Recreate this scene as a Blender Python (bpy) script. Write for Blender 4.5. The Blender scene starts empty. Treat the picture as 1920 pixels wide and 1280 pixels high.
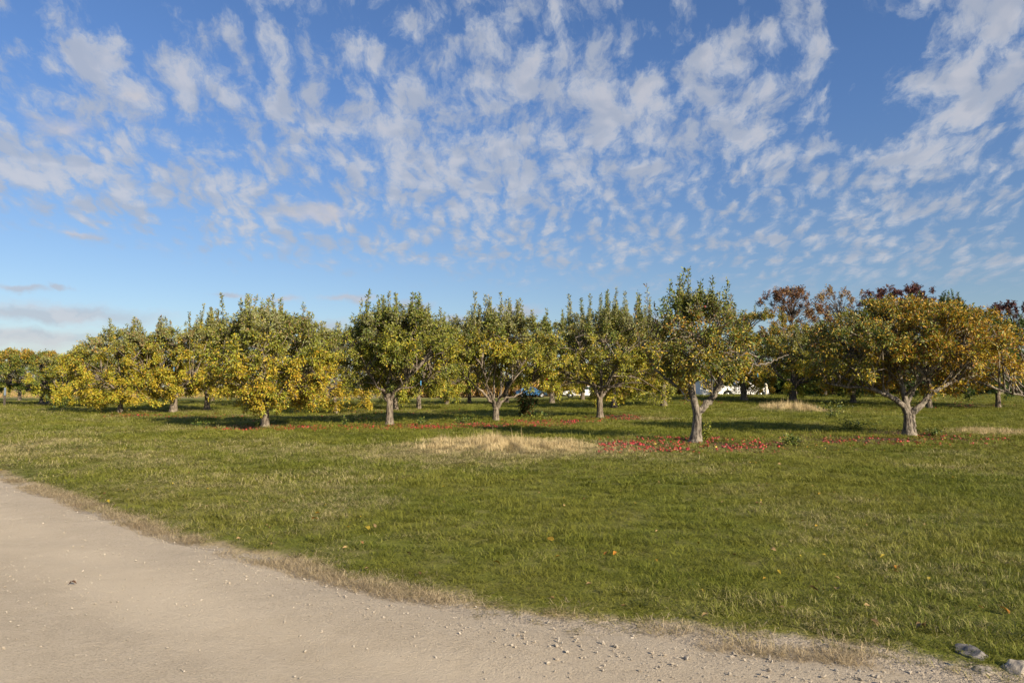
import bpy, bmesh, math, random
import numpy as np
from mathutils import Vector, Matrix

R = math.radians
SC = bpy.context.scene
COL = SC.collection

# ------------------------------------------------------------------ camera
CAM_H = 1.6
F = 1280.0                      # focal length in photo pixels (1920 wide)
PITCH = math.atan(85.0 / F)     # horizon sits 85 px under the centre
cam_data = bpy.data.cameras.new('camera')
cam_data.sensor_width = 36.0
cam_data.lens = 36.0 * F / 1920.0
cam_data.clip_start = 0.05
cam_data.clip_end = 6000.0
cam = bpy.data.objects.new('camera', cam_data)
COL.objects.link(cam)
cam.location = (0, 0, CAM_H)
cam.rotation_euler = (math.pi / 2 + PITCH, 0, 0)
SC.camera = cam

# ------------------------------------------------------------------ sun + world
SUN_EL, SUN_AZ = R(25.0), math.atan2(0.68, -0.73)      # azimuth clockwise from +Y
to_sun = Vector((math.sin(SUN_AZ) * math.cos(SUN_EL), math.cos(SUN_AZ) * math.cos(SUN_EL), math.sin(SUN_EL)))
sun_d = bpy.data.lights.new('sun', 'SUN')
sun_d.energy = 5.0
sun_d.angle = R(0.53)
sun_d.color = (1.0, 0.86, 0.66)
sun = bpy.data.objects.new('sun', sun_d)
COL.objects.link(sun)
sun.rotation_euler = to_sun.to_track_quat('Z', 'Y').to_euler()
sun.location = (40, -40, 40)

SC.view_settings.view_transform = 'Standard'
SC.view_settings.look = 'None'
SC.view_settings.exposure = 0.88
SC.view_settings.gamma = 1.0
SC.view_settings.use_curve_mapping = False

SC.cycles.max_bounces = 5
SC.cycles.diffuse_bounces = 3
SC.cycles.glossy_bounces = 2
SC.cycles.transmission_bounces = 3

world = bpy.data.worlds.new('World')
SC.world = world
world.use_nodes = True
world.cycles.sampling_method = 'MANUAL'
world.cycles.sample_map_resolution = 256


class NT:
    """tiny helper to write node trees"""
    def __init__(self, tree):
        self.t = tree
        tree.nodes.clear()

    def n(self, typ, **kw):
        nd = self.t.nodes.new(typ)
        for k, v in kw.items():
            setattr(nd, k, v)
        return nd

    def put(self, sock, v):
        if hasattr(v, 'is_output'):
            self.t.links.new(v, sock)
        elif v is not None:
            sock.default_value = v

    def m(self, op, a, b=None, c=None, clamp=False):
        nd = self.n('ShaderNodeMath', operation=op, use_clamp=clamp)
        for s, v in zip(nd.inputs, (a, b, c)):
            self.put(s, v)
        return nd.outputs[0]

    def vm(self, op, a, b=None, out=0):
        nd = self.n('ShaderNodeVectorMath', operation=op)
        self.put(nd.inputs[0], a)
        if b is not None:
            self.put(nd.inputs[1], b)
        return nd.outputs[out]

    def vec(self, x, y, z=0.0):
        nd = self.n('ShaderNodeCombineXYZ')
        for s, v in zip(nd.inputs, (x, y, z)):
            self.put(s, v)
        return nd.outputs[0]

    def noise(self, vec, scale, detail=4.0, rough=0.55, lac=2.0, dist=0.0, col=False, dim='3D'):
        nd = self.n('ShaderNodeTexNoise', noise_dimensions=dim)
        if vec is not None:
            self.put(nd.inputs['Vector'], vec)
        nd.inputs['Scale'].default_value = scale
        nd.inputs['Detail'].default_value = detail
        nd.inputs['Roughness'].default_value = rough
        nd.inputs['Lacunarity'].default_value = lac
        nd.inputs['Distortion'].default_value = dist
        return nd.outputs[1 if col else 0]

    def step(self, v, lo, hi, a=0.0, b=1.0):
        nd = self.n('ShaderNodeMapRange', interpolation_type='SMOOTHSTEP')
        self.put(nd.inputs[0], v)
        for i, q in zip((1, 2, 3, 4), (lo, hi, a, b)):
            self.put(nd.inputs[i], q)
        return nd.outputs[0]

    def mix(self, fac, a, b, blend='MIX'):
        nd = self.n('ShaderNodeMix', data_type='RGBA', blend_type=blend)
        self.put(nd.inputs[0], fac)
        for s, v in ((nd.inputs[6], a), (nd.inputs[7], b)):
            if isinstance(v, tuple) and len(v) == 3:
                v = v + (1.0,)
            self.put(s, v)
        return nd.outputs[2]


def px_dir(px, py):
    xc, yc = (px - 960.0) / F, (640.0 - py) / F
    c, s = math.cos(PITCH), math.sin(PITCH)
    return xc, c - s * yc, s + c * yc


def build_world():
    T = NT(world.node_tree)
    out = T.n('ShaderNodeOutputWorld')
    bg = T.n('ShaderNodeBackground')
    T.t.links.new(bg.outputs[0], out.inputs[0])
    sky = T.n('ShaderNodeTexSky', sky_type='NISHITA')
    sky.sun_disc = False
    sky.sun_elevation = SUN_EL
    sky.sun_rotation = SUN_AZ
    sky.altitude = 250.0
    sky.air_density = 1.0
    sky.dust_density = 0.7
    sky.ozone_density = 2.2
    d = T.n('ShaderNodeTexCoord').outputs['Generated']
    sp = T.n('ShaderNodeSeparateXYZ')
    T.put(sp.inputs[0], d)
    x, y, z = sp.outputs
    zc = T.m('MAXIMUM', z, 0.03)
    p = T.vec(T.m('DIVIDE', x, zc), T.m('DIVIDE', y, zc))          # flat cloud deck
    az = T.m('ARCTAN2', x, y)
    el = T.m('ARCSINE', z)
    ae = T.vec(az, el)
    # ---- high rippled deck of small cloudlets
    ec = T.m('MAXIMUM', el, 0.03)
    fan = T.m('MULTIPLY', az, T.m('POWER', T.m('DIVIDE', 0.35, ec), 0.22))
    uv = T.vec(fan, T.m('LOGARITHM', ec, 2.718))

    def warped(src, sc, amp, det):
        w = T.vm('SUBTRACT', T.noise(T.vm('MULTIPLY', src, sc), 1.0, det, 0.6, col=True, dim='2D'), (0.5, 0.5, 0.5))
        nd = T.n('ShaderNodeVectorMath', operation='MULTIPLY_ADD')
        T.put(nd.inputs[0], w)
        nd.inputs[1].default_value = amp
        T.put(nd.inputs[2], src)
        return nd.outputs[0], w
    u1, w1 = warped(uv, (9.0, 5.0, 1), (0.035, 0.07, 0.0), 1.0)
    uw, w2 = warped(u1, (60.0, 24.0, 1), (0.012, 0.036, 0.0), 4.0)
    aw = T.vm('ADD', ae, T.vm('MULTIPLY', T.vm('ADD', w1, T.vm('MULTIPLY', w2, (0.5, 0.8, 0))), (0.07, 0.05, 0.0)))

    def cells(sx, sy):
        vor = T.n('ShaderNodeTexVoronoi', feature='F1', voronoi_dimensions='2D')
        T.put(vor.inputs['Vector'], T.vm('MULTIPLY', uw, (sx, sy, 1.0)))
        vor.inputs['Scale'].default_value = 1.0
        return vor.outputs['Distance']

    lvl = T.step(el, 0.24, 0.44)
    cell = T.m('SUBTRACT', 1.0, T.m('ADD', T.m('MULTIPLY', cells(25.0, 8.6), lvl), T.m('MULTIPLY', cells(46.0, 10.0), T.m('SUBTRACT', 1.0, lvl))))
    fine = T.noise(T.vm('MULTIPLY', uw, (26.0, 9.6, 1.0)), 1.0, 6.0, 0.64, dim='2D')
    wisp = T.noise(T.vm('MULTIPLY', uw, (110.0, 40.0, 1.0)), 1.0, 3.0, 0.7, dim='2D')
    broad = T.noise(T.vm('MULTIPLY', uv, (4.2, 2.6, 1.0)), 1.0, 2.0, 0.5, dim='2D')
    # coverage: where the deck is thick, thin or absent
    cov = T.m('MULTIPLY_ADD', T.m('SUBTRACT', broad, 0.5), 0.44, 0.335)

    def ball(src, px, py, rx, ry):
        """1 in the middle of an ellipse on the sky, 0 outside it"""
        X, Y, Z = px_dir(px, py)
        A, E = math.atan2(X, Y), math.atan2(Z, math.hypot(X, Y))
        k = math.cos(A) ** 1.5 / F * 1.9
        nd = T.n('ShaderNodeVectorMath', operation='MULTIPLY_ADD')
        T.put(nd.inputs[0], src)
        sx, sy = 1 / (rx * k), 1 / (ry * k)
        nd.inputs[1].default_value = (sx, sy, 0)
        nd.inputs[2].default_value = (-A * sx, -E * sy, 0)
        gr = T.n('ShaderNodeTexGradient', gradient_type='QUADRATIC_SPHERE')
        T.put(gr.inputs[0], nd.outputs[0])
        return gr.outputs[1]
    for px, py, rx, ry, amp in ((980, 300, 400, 160, 0.26), (800, 170, 200, 110, 0.08), (1890, 60, 140, 120, 0.50), (1800, 185, 95, 70, 0.48),
              (192, 128, 66, 56, 0.62), (345, 135, 42, 48, 0.34), (130, 330, 300, 70, 0.32), (560, 330, 200, 110, 0.14), (1330, 95, 52, 62, 0.30), (1385, 215, 50, 70, 0.30), (1500, 100, 80, 90, 0.24),
              (260, 40, 80, 80, -0.40), (1650, 80, 90, 130, -0.45), (1230, 50, 60, 120, -0.30), (1620, 210, 70, 60, -0.28), (1215, 175, 36, 46, 0.36), (1110, 180, 42, 38, 0.36),
              (970, 140, 56, 50, 0.28), (520, 210, 60, 60, 0.24), (1720, 285, 70, 48, 0.40), (1630, 385, 62, 48, 0.36), (1750, 480, 260, 70, 0.10)):
        cov = T.m('MULTIPLY_ADD', ball(aw, px, py, rx, ry), amp, cov)
    # far rim of the deck
    sp2 = T.n('ShaderNodeSeparateXYZ')
    T.put(sp2.inputs[0], aw)
    edge = T.m('SUBTRACT', sp2.outputs[1], T.m('MULTIPLY_ADD', sp2.outputs[0], -0.050, 0.162))
    rim = T.step(edge, -0.03, 0.035)
    dens = T.m('MULTIPLY_ADD', cell, 0.48, T.m('MULTIPLY', fine, 0.95))
    dens = T.m('MULTIPLY_ADD', T.m('SUBTRACT', wisp, 0.5), 0.26, dens)
    dens = T.m('ADD', dens, T.m('SUBTRACT', cov, 1.09))
    a1 = T.m('MULTIPLY', T.step(dens, -0.12, 0.30, 0.0, 0.78), rim)
    # cloud tone: brighter where thick, a little blue-grey where thin
    light1 = T.mix(T.step(dens, 0.05, 0.50), (4.3, 4.8, 5.7), (5.7, 5.65, 5.9))
    light1 = T.mix(T.step(T.noise(T.vm('MULTIPLY', uw, (13.0, 9.0, 1)), 1.0, 2.0, dim='2D'), 0.40, 0.62, 0.0, 0.75), light1, (3.7, 4.1, 4.9))
    # ---- low small clouds near the horizon, grey-lilac mottled with paler patches
    wl = T.vm('MULTIPLY', T.vm('SUBTRACT', T.noise(T.vm('MULTIPLY', ae, (22.0, 30.0, 1)), 1.0, 4.0, 0.62, col=True, dim='2D'), (0.5, 0.5, 0.5)), (0.050, 0.022, 0.0))
    aew = T.vm('ADD', ae, wl)
    low = 0.0
    for px, py, rx, ry, amp in ((585, 398, 80, 20, 1.0), (105, 242, 62, 26, 0.8), (255, 182, 45, 15, 0.6), (150, 441, 40, 7, 0.9),
                                (40, 540, 60, 10, 0.9), (112, 541, 22, 7, 0.8), (435, 553, 40, 9, 0.9), (530, 560, 44, 8, 0.7),
                                (660, 558, 52, 9, 0.95), (770, 572, 60, 12, 0.7), (965, 584, 50, 15, 0.95), (850, 606, 40, 14, 0.9),
                                (100, 590, 230, 28, 0.85), (40, 630, 200, 26, 0.75), (600, 612, 90, 18, 0.7), (1230, 600, 40, 14, 0.7)):
        low = T.m('MAXIMUM', low, T.m('MULTIPLY', ball(aew, px, py, rx, ry), amp * 1.5))
    strat = T.noise(T.vm('MULTIPLY', aew, (9.0, 60.0, 1.0)), 1.0, 4.0, 0.6, dim='2D')
    low = T.m('MULTIPLY_ADD', T.step(el, 0.09, 0.0), 0.42, low)
    low = T.m('MULTIPLY_ADD', T.m('SUBTRACT', strat, 0.5), 0.5, low)
    a2 = T.m('MULTIPLY', T.step(low, 0.10, 0.95, 0.0, 0.72), T.step(el, 0.0, 0.02))
    tone2 = T.mix(T.step(T.noise(T.vm('MULTIPLY', aew, (20.0, 46.0, 1.0)), 1.0, 2.0, dim='2D'), 0.40, 0.64), (4.4, 4.6, 5.2), (5.4, 5.25, 5.6))
    # tint of the clear air
    skyc = T.mix(1.0, sky.outputs[0], T.mix(T.step(el, 0.05, 0.45), (0.90, 0.93, 1.0), (0.80, 1.0, 1.30)), blend='MULTIPLY')
    c = T.mix(a1, skyc, light1)
    c = T.mix(a2, c, tone2)
    T.put(bg.inputs[0], c)
    bg.inputs[1].default_value = 0.060


build_world()

# ------------------------------------------------------------------ helpers
rng = np.random.default_rng(7)


def sstep(a, b, v):
    t = np.clip((np.asarray(v, float) - a) / (b - a), 0, 1)
    return t * t * (3 - 2 * t)


def terrain(x, y):
    x = np.asarray(x, float)
    y = np.asarray(y, float)
    right = sstep(-4, 14, x)
    rise = np.interp(y, [-100, 33, 40, 50, 58, 63, 71, 78, 100, 400], [0, 0, .10, .40, .68, .80, .38, .32, .3, .3])
    und = .035 * np.sin(x * .55 + 1.3) * np.sin(y * .43 + .4) + .02 * np.sin(x * 1.3 + y * .9)
    und = und * sstep(7, 14, np.hypot(x, y))
    return right * rise + und


def at(px, py):
    """the spot on the ground seen at photo pixel (px, py)"""
    X, Y, Z = px_dir(px, py)
    h = 0.0
    for _ in range(40):
        t = (CAM_H - h) / -Z
        h2 = float(terrain(X * t, Y * t))
        if abs(h2 - h) < 1e-4:
            break
        h = h * .4 + h2 * .6
    return Vector((X * t, Y * t, float(terrain(X * t, Y * t))))


def ground_at(px, depth):
    """the spot on the ground under photo column px, depth metres in front"""
    x = (px - 960.0) / F * depth * 1.0
    return Vector((x, depth, float(terrain(x, depth))))


def mesh_np(name, verts, faces, colors=None, smooth=False, attrs=None):
    verts = np.asarray(verts, np.float32)
    faces = np.asarray(faces, np.int32)
    me = bpy.data.meshes.new(name)
    k = faces.shape[1]
    me.vertices.add(len(verts))
    me.vertices.foreach_set('co', verts.ravel())
    me.loops.add(faces.size)
    me.loops.foreach_set('vertex_index', faces.ravel())
    me.polygons.add(len(faces))
    me.polygons.foreach_set('loop_start', np.arange(0, faces.size, k, dtype=np.int32))
    me.polygons.foreach_set('loop_total', np.full(len(faces), k, np.int32))
    if smooth:
        me.polygons.foreach_set('use_smooth', np.ones(len(faces), bool))
    if colors is not None:
        c = np.ones((len(verts), 4), np.float32)
        c[:, :3] = colors
        a = me.attributes.new('tint', 'FLOAT_COLOR', 'POINT')
        a.data.foreach_set('color', c.ravel())
    for an, av in (attrs or {}).items():
        a = me.attributes.new(an, 'FLOAT', 'POINT')
        a.data.foreach_set('value', np.asarray(av, np.float32))
    me.update(calc_edges=True)
    return me


def link(name, me, mat=None, parent=None, loc=None):
    o = bpy.data.objects.new(name, me)
    COL.objects.link(o)
    if mat is not None and me is not None and not me.materials:
        me.materials.append(mat)
    if parent is not None:
        o.parent = parent
    if loc is not None:
        o.location = loc
    return o


def tag(o, label=None, cat=None, group=None, kind=None):
    for k, v in (('label', label), ('category', cat), ('group', group), ('kind', kind)):
        if v:
            o[k] = v
    return o


def thing(name, label, cat, loc, rz=0.0, group=None):
    o = link(name, None, loc=loc)
    o.rotation_euler = (0, 0, rz)
    o.empty_display_size = .2
    return tag(o, label, cat, group)


# ------------------------------------------------------------------ materials
MATS = {}


def mat(name):
    m = bpy.data.materials.new(name)
    m.use_nodes = True
    T = NT(m.node_tree)
    out = T.n('ShaderNodeOutputMaterial')
    MATS[name] = m
    return m, T, out


def principled(T, out, col, rough=.8, spec=.3, normal=None, metal=0.0):
    b = T.n('ShaderNodeBsdfPrincipled')
    if isinstance(col, tuple) and len(col) == 3:
        col = col + (1.0,)
    T.put(b.inputs['Base Color'], col)
    T.put(b.inputs['Roughness'], rough)
    T.put(b.inputs['Specular IOR Level'], spec)
    T.put(b.inputs['Metallic'], metal)
    if normal is not None:
        T.put(b.inputs['Normal'], normal)
    T.t.links.new(b.outputs[0], out.inputs[0])
    return b


def bump(T, h, strength=.5, dist=.02):
    b = T.n('ShaderNodeBump')
    b.inputs['Strength'].default_value = strength
    b.inputs['Distance'].default_value = dist
    T.put(b.inputs['Height'], h)
    return b.outputs[0]


def pos(T):
    return T.n('ShaderNodeNewGeometry').outputs['Position']


def attr(T, name, typ='GEOMETRY', out=0):
    a = T.n('ShaderNodeAttribute', attribute_type=typ, attribute_name=name)
    return a.outputs[out]


def leaf_mat(name, trans=.35, rough=.5):
    m, T, out = mat(name)
    c = attr(T, 'tint')
    b = principled(T, T.n('ShaderNodeOutputMaterial'), c, rough, .35)
    tr = T.n('ShaderNodeBsdfTranslucent')
    T.put(tr.inputs[0], T.mix(1.0, c, (1.15, 1.1, .6), blend='MULTIPLY'))
    ms = T.n('ShaderNodeMixShader')
    ms.inputs[0].default_value = trans
    T.t.links.new(b.outputs[0], ms.inputs[1])
    T.t.links.new(tr.outputs[0], ms.inputs[2])
    T.t.links.new(ms.outputs[0], out.inputs[0])
    for n in list(T.t.nodes):
        if n.type == 'OUTPUT_MATERIAL' and n != out:
            T.t.nodes.remove(n)
    return m


M_LEAF = leaf_mat('leaf', .22, .5)
M_DRYLEAF = leaf_mat('dry_leaf', .12, .7)


def bark_mat(name, c1, c2, scale=9.0):
    m, T, out = mat(name)
    tc = T.n('ShaderNodeTexCoord').outputs['Object']
    st = T.vm('MULTIPLY', tc, (1.0, 1.0, .22))
    n1 = T.noise(st, scale * 2.2, 6, .65)
    n2 = T.noise(tc, 2.2, 4, .6)
    c = T.mix(T.step(n1, .36, .62), c1, c2)
    c = T.mix(T.step(n2, .5, .72, 0, .55), c, tuple(min(1, v * 1.7) for v in c2))
    lich = T.step(T.noise(tc, 7.0, 3, .5), .60, .70, 0, .4)
    c = T.mix(lich, c, (.16, .17, .10))
    principled(T, out, c, .92, .15, bump(T, n1, 1.0, .035))
    return m


M_BARK = bark_mat('apple_bark', (.055, .042, .032), (.23, .19, .145))
M_BARK_PALE = bark_mat('weathered_bark', (.045, .036, .03), (.25, .215, .17))
M_BARK_DARK = bark_mat('dark_bark', (.04, .032, .026), (.12, .10, .085))


def ground_mat():
    m, T, out = mat('lawn_soil')
    P = pos(T)
    dry = attr(T, 'dry', out=2)
    dirt = attr(T, 'dirt', out=2)
    dust = attr(T, 'dust', out=2)
    n1 = T.noise(P, .22, 4, .6)
    n2 = T.noise(P, 1.7, 5, .65)
    n3 = T.noise(T.vm('MULTIPLY', P, (1, 1, .2)), 28.0, 4, .7)
    g = T.mix(T.step(n1, .35, .65), (.120, .140, .018), (.165, .168, .028))
    g = T.mix(T.step(n2, .40, .68, 0, .75), g, (.20, .175, .07))
    g = T.mix(T.step(n3, .42, .72, 0, .45), g, (.075, .09, .02))
    straw = T.mix(n3, (.24, .185, .10), (.42, .34, .205))
    g = T.mix(T.step(T.m('ADD', dry, T.m('MULTIPLY', T.m('SUBTRACT', n2, .5), .7)), .25, .75), g, straw)
    earth = T.mix(n3, (.055, .038, .024), (.13, .088, .05))
    g = T.mix(T.step(T.m('ADD', dirt, T.m('MULTIPLY', T.m('SUBTRACT', n2, .5), .9)), .3, .75), g, earth)
    grav = T.mix(n3, (.26, .215, .16), (.42, .36, .28))
    g = T.mix(T.step(T.m('ADD', dust, T.m('MULTIPLY', T.m('SUBTRACT', T.noise(P, 5.0, 5, .7), .5), .9)), .35, .65), g, grav)
    principled(T, out, g, .95, .1, bump(T, T.m('ADD', n3, n2), .7, .05))
    return m


def road_mat():
    m, T, out = mat('crushed_limestone')
    P = pos(T)
    n1 = T.noise(P, .5, 4, .6)
    n2 = T.noise(P, 6.0, 6, .7)
    n3 = T.noise(P, 70.0, 4, .7)
    n4 = T.noise(P, 240.0, 3, .7)
    track = T.noise(T.vm('MULTIPLY', P, (.35, .9, 1)), 1.4, 3, .5)
    c = T.mix(T.step(n1, .3, .7), (.49, .408, .298), (.60, .508, .380))
    rut = attr(T, 'track', out=2)
    loose = T.m('SUBTRACT', 1.0, T.step(T.m('MULTIPLY_ADD', T.m('SUBTRACT', n2, .5), .8, rut), .1, .8))
    c = T.mix(T.m('MULTIPLY', loose, .30), c, (.42, .352, .265))
    c = T.mix(T.step(track, .45, .68, 0, .35), c, (.37, .308, .235))
    c = T.mix(T.step(n2, .38, .70, 0, .45), c, (.56, .48, .37))
    c = T.mix(T.m('MULTIPLY', T.step(n3, .46, .72, 0, .65), T.m('MULTIPLY_ADD', loose, .7, .3)), c, (.26, .218, .165))
    c = T.mix(T.step(n4, .58, .72, 0, .6), c, (.60, .55, .46))
    h = T.m('ADD', T.m('MULTIPLY', n3, .6), T.m('ADD', T.m('MULTIPLY', n4, .35), T.m('MULTIPLY', n2, .8)))
    principled(T, out, c, .95, .12, bump(T, h, .9, .035))
    return m


def grass_mat(name, dry_only=False):
    m, T, out = mat(name)
    P = pos(T)
    r = attr(T, 'tint')
    s = T.n('ShaderNodeSeparateColor')
    T.put(s.inputs[0], r)
    rnd, hgt = s.outputs[0], s.outputs[1]
    if dry_only:
        c = T.mix(rnd, (.36, .27, .125), (.66, .54, .31))
        c = T.mix(T.step(T.noise(P, 1.6, 3), .45, .7, 0, .5), c, (.24, .165, .07))
    else:
        dry = attr(T, 'dry', 'INSTANCER', 2)
        n1 = T.noise(P, .33, 4, .6)
        n2 = T.noise(P, 2.1, 4, .6)
        g = T.mix(rnd, (.088, .116, .010), (.215, .222, .030))
        g = T.mix(T.step(n1, .36, .62, 0, .6), g, (.235, .222, .038))
        k = T.m('ADD', T.m('ADD', dry, T.m('MULTIPLY', T.m('SUBTRACT', n2, .5), .9)), T.m('MULTIPLY', T.m('SUBTRACT', rnd, .5), .55))
        c = T.mix(T.step(k, .18, .62), g, T.mix(rnd, (.24, .20, .08), (.44, .37, .19)))
    b = principled(T, out, c, .6, .25)
    tr = T.n('ShaderNodeBsdfTranslucent')
    T.put(tr.inputs[0], c)
    ms = T.n('ShaderNodeMixShader')
    ms.inputs[0].default_value = .3
    T.t.links.new(b.outputs[0], ms.inputs[1])
    T.t.links.new(tr.outputs[0], ms.inputs[2])
    T.t.links.new(ms.outputs[0], out.inputs[0])
    return m


def plain(name, col, rough=.6, spec=.4, metal=0.0, var=.12, scale=6.0):
    m, T, out = mat(name)
    tc = T.n('ShaderNodeTexCoord').outputs['Object']
    n = T.noise(tc, scale, 5, .6)
    c = T.mix(n, tuple(v * (1 - var) for v in col), tuple(min(1, v * (1 + var)) for v in col))
    principled(T, out, c, rough, spec, None, metal)
    return m


def stone_mat(name, c1, c2, scale=14.0, pale=0.0):
    m, T, out = mat(name)
    tc = T.n('ShaderNodeTexCoord').outputs['Object']
    ri = T.n('ShaderNodeObjectInfo').outputs['Random']
    n = T.noise(tc, scale, 6, .65)
    c = T.mix(T.step(n, .3, .7), c1, c2)
    c = T.mix(T.m('MULTIPLY', ri, pale), c, (.62, .57, .48))
    principled(T, out, c, .9, .2, bump(T, n, .6, .02))
    return m


def apple_mat():
    m, T, out = mat('apple_skin')
    tc = T.n('ShaderNodeTexCoord').outputs['Object']
    ri = T.noise(pos(T), 9.0, 2, .5)
    ri = T.step(ri, .35, .65)
    n = T.noise(tc, 22.0, 4, .6)
    c = T.mix(ri, (.16, .010, .015), (.42, .030, .026))
    c = T.mix(T.step(n, .55, .75, 0, .55), c, (.42, .15, .06))
    c = T.mix(T.step(T.noise(pos(T), 5.0, 3, .6), .55, .64, 0, .85), c, (.14, .055, .025))
    principled(T, out, c, .4, .45)
    return m


M_GROUND, M_ROAD = ground_mat(), road_mat()
M_GRASS, M_STRAW = grass_mat('grass_blade'), grass_mat('straw_blade', True)
M_LITTER = grass_mat('straw_litter', True)
for _n in M_LITTER.node_tree.nodes:
    if _n.type == 'MIX' and _n.inputs[6].is_linked and not _n.inputs[7].is_linked:
        _n.inputs[7].default_value = (.30, .22, .12, 1)
    if _n.type == 'MIX' and not _n.inputs[6].is_linked and not _n.inputs[7].is_linked:
        _n.inputs[6].default_value = (.28, .215, .12, 1)
        _n.inputs[7].default_value = (.52, .42, .26, 1)
M_PEBBLE = stone_mat('pebble', (.28, .235, .18), (.48, .41, .32), 40.0, .5)
M_ROCK = stone_mat('fieldstone', (.075, .075, .08), (.19, .175, .16))
M_ROCK_PALE = stone_mat('limestone_rock', (.19, .165, .135), (.36, .315, .255))
M_ROCK_BLUE = stone_mat('slate_pebble', (.05, .065, .09), (.10, .12, .15))
M_APPLE = apple_mat()
M_APPLE_Y = plain('yellow_apple', (.62, .44, .07), .4, .4, var=.3, scale=20)
M_WHITE = plain('white_car_paint', (.78, .77, .75), .28, .5, var=.03)
M_BLUE = plain('blue_car_paint', (.03, .10, .22), .28, .5, var=.05)
M_SILVER = plain('silver_car_paint', (.45, .46, .48), .3, .5, .4, var=.05)
M_GLASS = plain('car_glass', (.02, .035, .04), .06, .6, var=.05)
M_RUBBER = plain('tyre_rubber', (.02, .02, .02), .85, .2)
M_RIM = plain('wheel_rim', (.45, .45, .46), .35, .5, .8)
M_TRIM = plain('dark_trim', (.03, .03, .032), .6, .3)
M_LAMP = plain('headlight_lens', (.6, .6, .6), .1, .6)
M_RED = plain('red_lens', (.4, .02, .02), .2, .5)
M_SIDING = plain('white_siding', (.80, .79, .76), .7, .2, var=.04)
M_ROOF = plain('roof_shingle', (.10, .095, .09), .9, .1, var=.25, scale=3)
M_WOOD = plain('grey_post_wood', (.24, .205, .165), .9, .1, var=.35, scale=18)
M_PALE = plain('pale_post_paint', (.60, .55, .46), .8, .2, var=.2, scale=9)
M_SIGN = plain('faded_sign', (.17, .21, .26), .7, .2, var=.2)
M_RIBBON = plain('blue_ribbon', (.06, .22, .42), .5, .3)

# ------------------------------------------------------------------ road edge
EDGE_PX = [(0, 897), (150, 950), (300, 1003), (450, 1043), (600, 1083), (750, 1118), (900, 1150), (1050, 1176), (1200, 1197), (1350, 1213), (1500, 1231), (1650, 1246), (1800, 1266), (1920, 1285)]
edge_pts = [(-70.0, 62.0), (-38.0, 36.0), (-20.0, 21.5)]
for q in EDGE_PX:
    v = at(*q)
    edge_pts.append((v.x, v.y))
edge_pts += [(4.5, 3.0), (8.0, 1.6), (16.0, -2.0), (40.0, -14.0)]
EP = np.array(edge_pts)
EX = np.linspace(-70, 40, 2400)
# smooth the polyline
EY = np.interp(EX, EP[:, 0], EP[:, 1])
ker = np.hanning(21)
ker /= ker.sum()
EY = np.convolve(np.pad(EY, 10, mode='edge'), ker, 'valid')


def road_dist(x, y):
    """signed distance across the road edge: positive on the lawn, negative on the road"""
    x = np.asarray(x, float)
    e = np.interp(x, EX, EY)
    sl = np.interp(x, EX, np.gradient(EY, EX))
    return (np.asarray(y, float) - e) / np.sqrt(1 + sl * sl)


def vnoise(x, y, s, seed=0):
    """cheap smooth value noise, about -1..1"""
    x = np.asarray(x, float) * s + seed * 17.3
    y = np.asarray(y, float) * s - seed * 9.1
    xi, yi = np.floor(x), np.floor(y)
    fx, fy = x - xi, y - yi
    fx = fx * fx * (3 - 2 * fx)
    fy = fy * fy * (3 - 2 * fy)

    def h(a, b):
        v = np.sin(a * 127.1 + b * 311.7 + seed * 74.7) * 43758.5453
        return (v - np.floor(v)) * 2 - 1
    return (h(xi, yi) * (1 - fx) + h(xi + 1, yi) * fx) * (1 - fy) + (h(xi, yi + 1) * (1 - fx) + h(xi + 1, yi + 1) * fx) * fy


# bare, apple-littered earth under the trees: (px, py, half width px, half depth px, amount)
DIRT = []
for px, py, rx, ry, a in ((1215, 836, 110, 14, .75), (1370, 836, 110, 15, .7), (1600, 823, 120, 9, .9), (1760, 826, 110, 9, .9), (1690, 812, 60, 8, .8),
                          (540, 804, 160, 5, .8), (740, 801, 110, 5, .8), (900, 799, 110, 5, .8), (1060, 792, 100, 7, .7), (1160, 783, 60, 5, .8),
                          (250, 780, 90, 4, .8), (1790, 763, 80, 4, .9), (330, 772, 120, 3, .7), (650, 775, 150, 4, .5), (1350, 752, 100, 3, .4)):
    c = at(px, py)
    e = at(px, py - ry)
    DIRT.append((c.x, c.y, rx / F * c.y, max(.5, e.y - c.y), a))
STRAWP = []
for px, py, rx, ry, a in ((955, 842, 190, 13, 1.0), (1480, 768, 70, 6, .9), (1850, 815, 90, 8, .8), (1240, 786, 90, 4, .6), (1400, 786, 80, 3, .5),
                          (60, 835, 120, 12, .38), (230, 870, 200, 14, .30), (560, 845, 160, 10, .22), (700, 960, 160, 20, .12), (90, 870, 90, 12, .3)):
    c = at(px, py)
    e = at(px, py - ry)
    STRAWP.append((c.x, c.y, rx / F * c.y, max(.5, e.y - c.y), a))


def patch(lst, x, y):
    v = np.zeros(np.shape(x))
    for cx, cy, rx, ry, a in lst:
        v = np.maximum(v, a * np.exp(-(((x - cx) / rx) ** 2 + ((y - cy) / ry) ** 2)))
    return v


# ------------------------------------------------------------------ ground and road
def axis(stops):
    out = []
    for (a, b, st) in stops:
        out.append(np.arange(a, b, st))
    return np.concatenate(out + [np.array([stops[-1][1]])])


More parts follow.
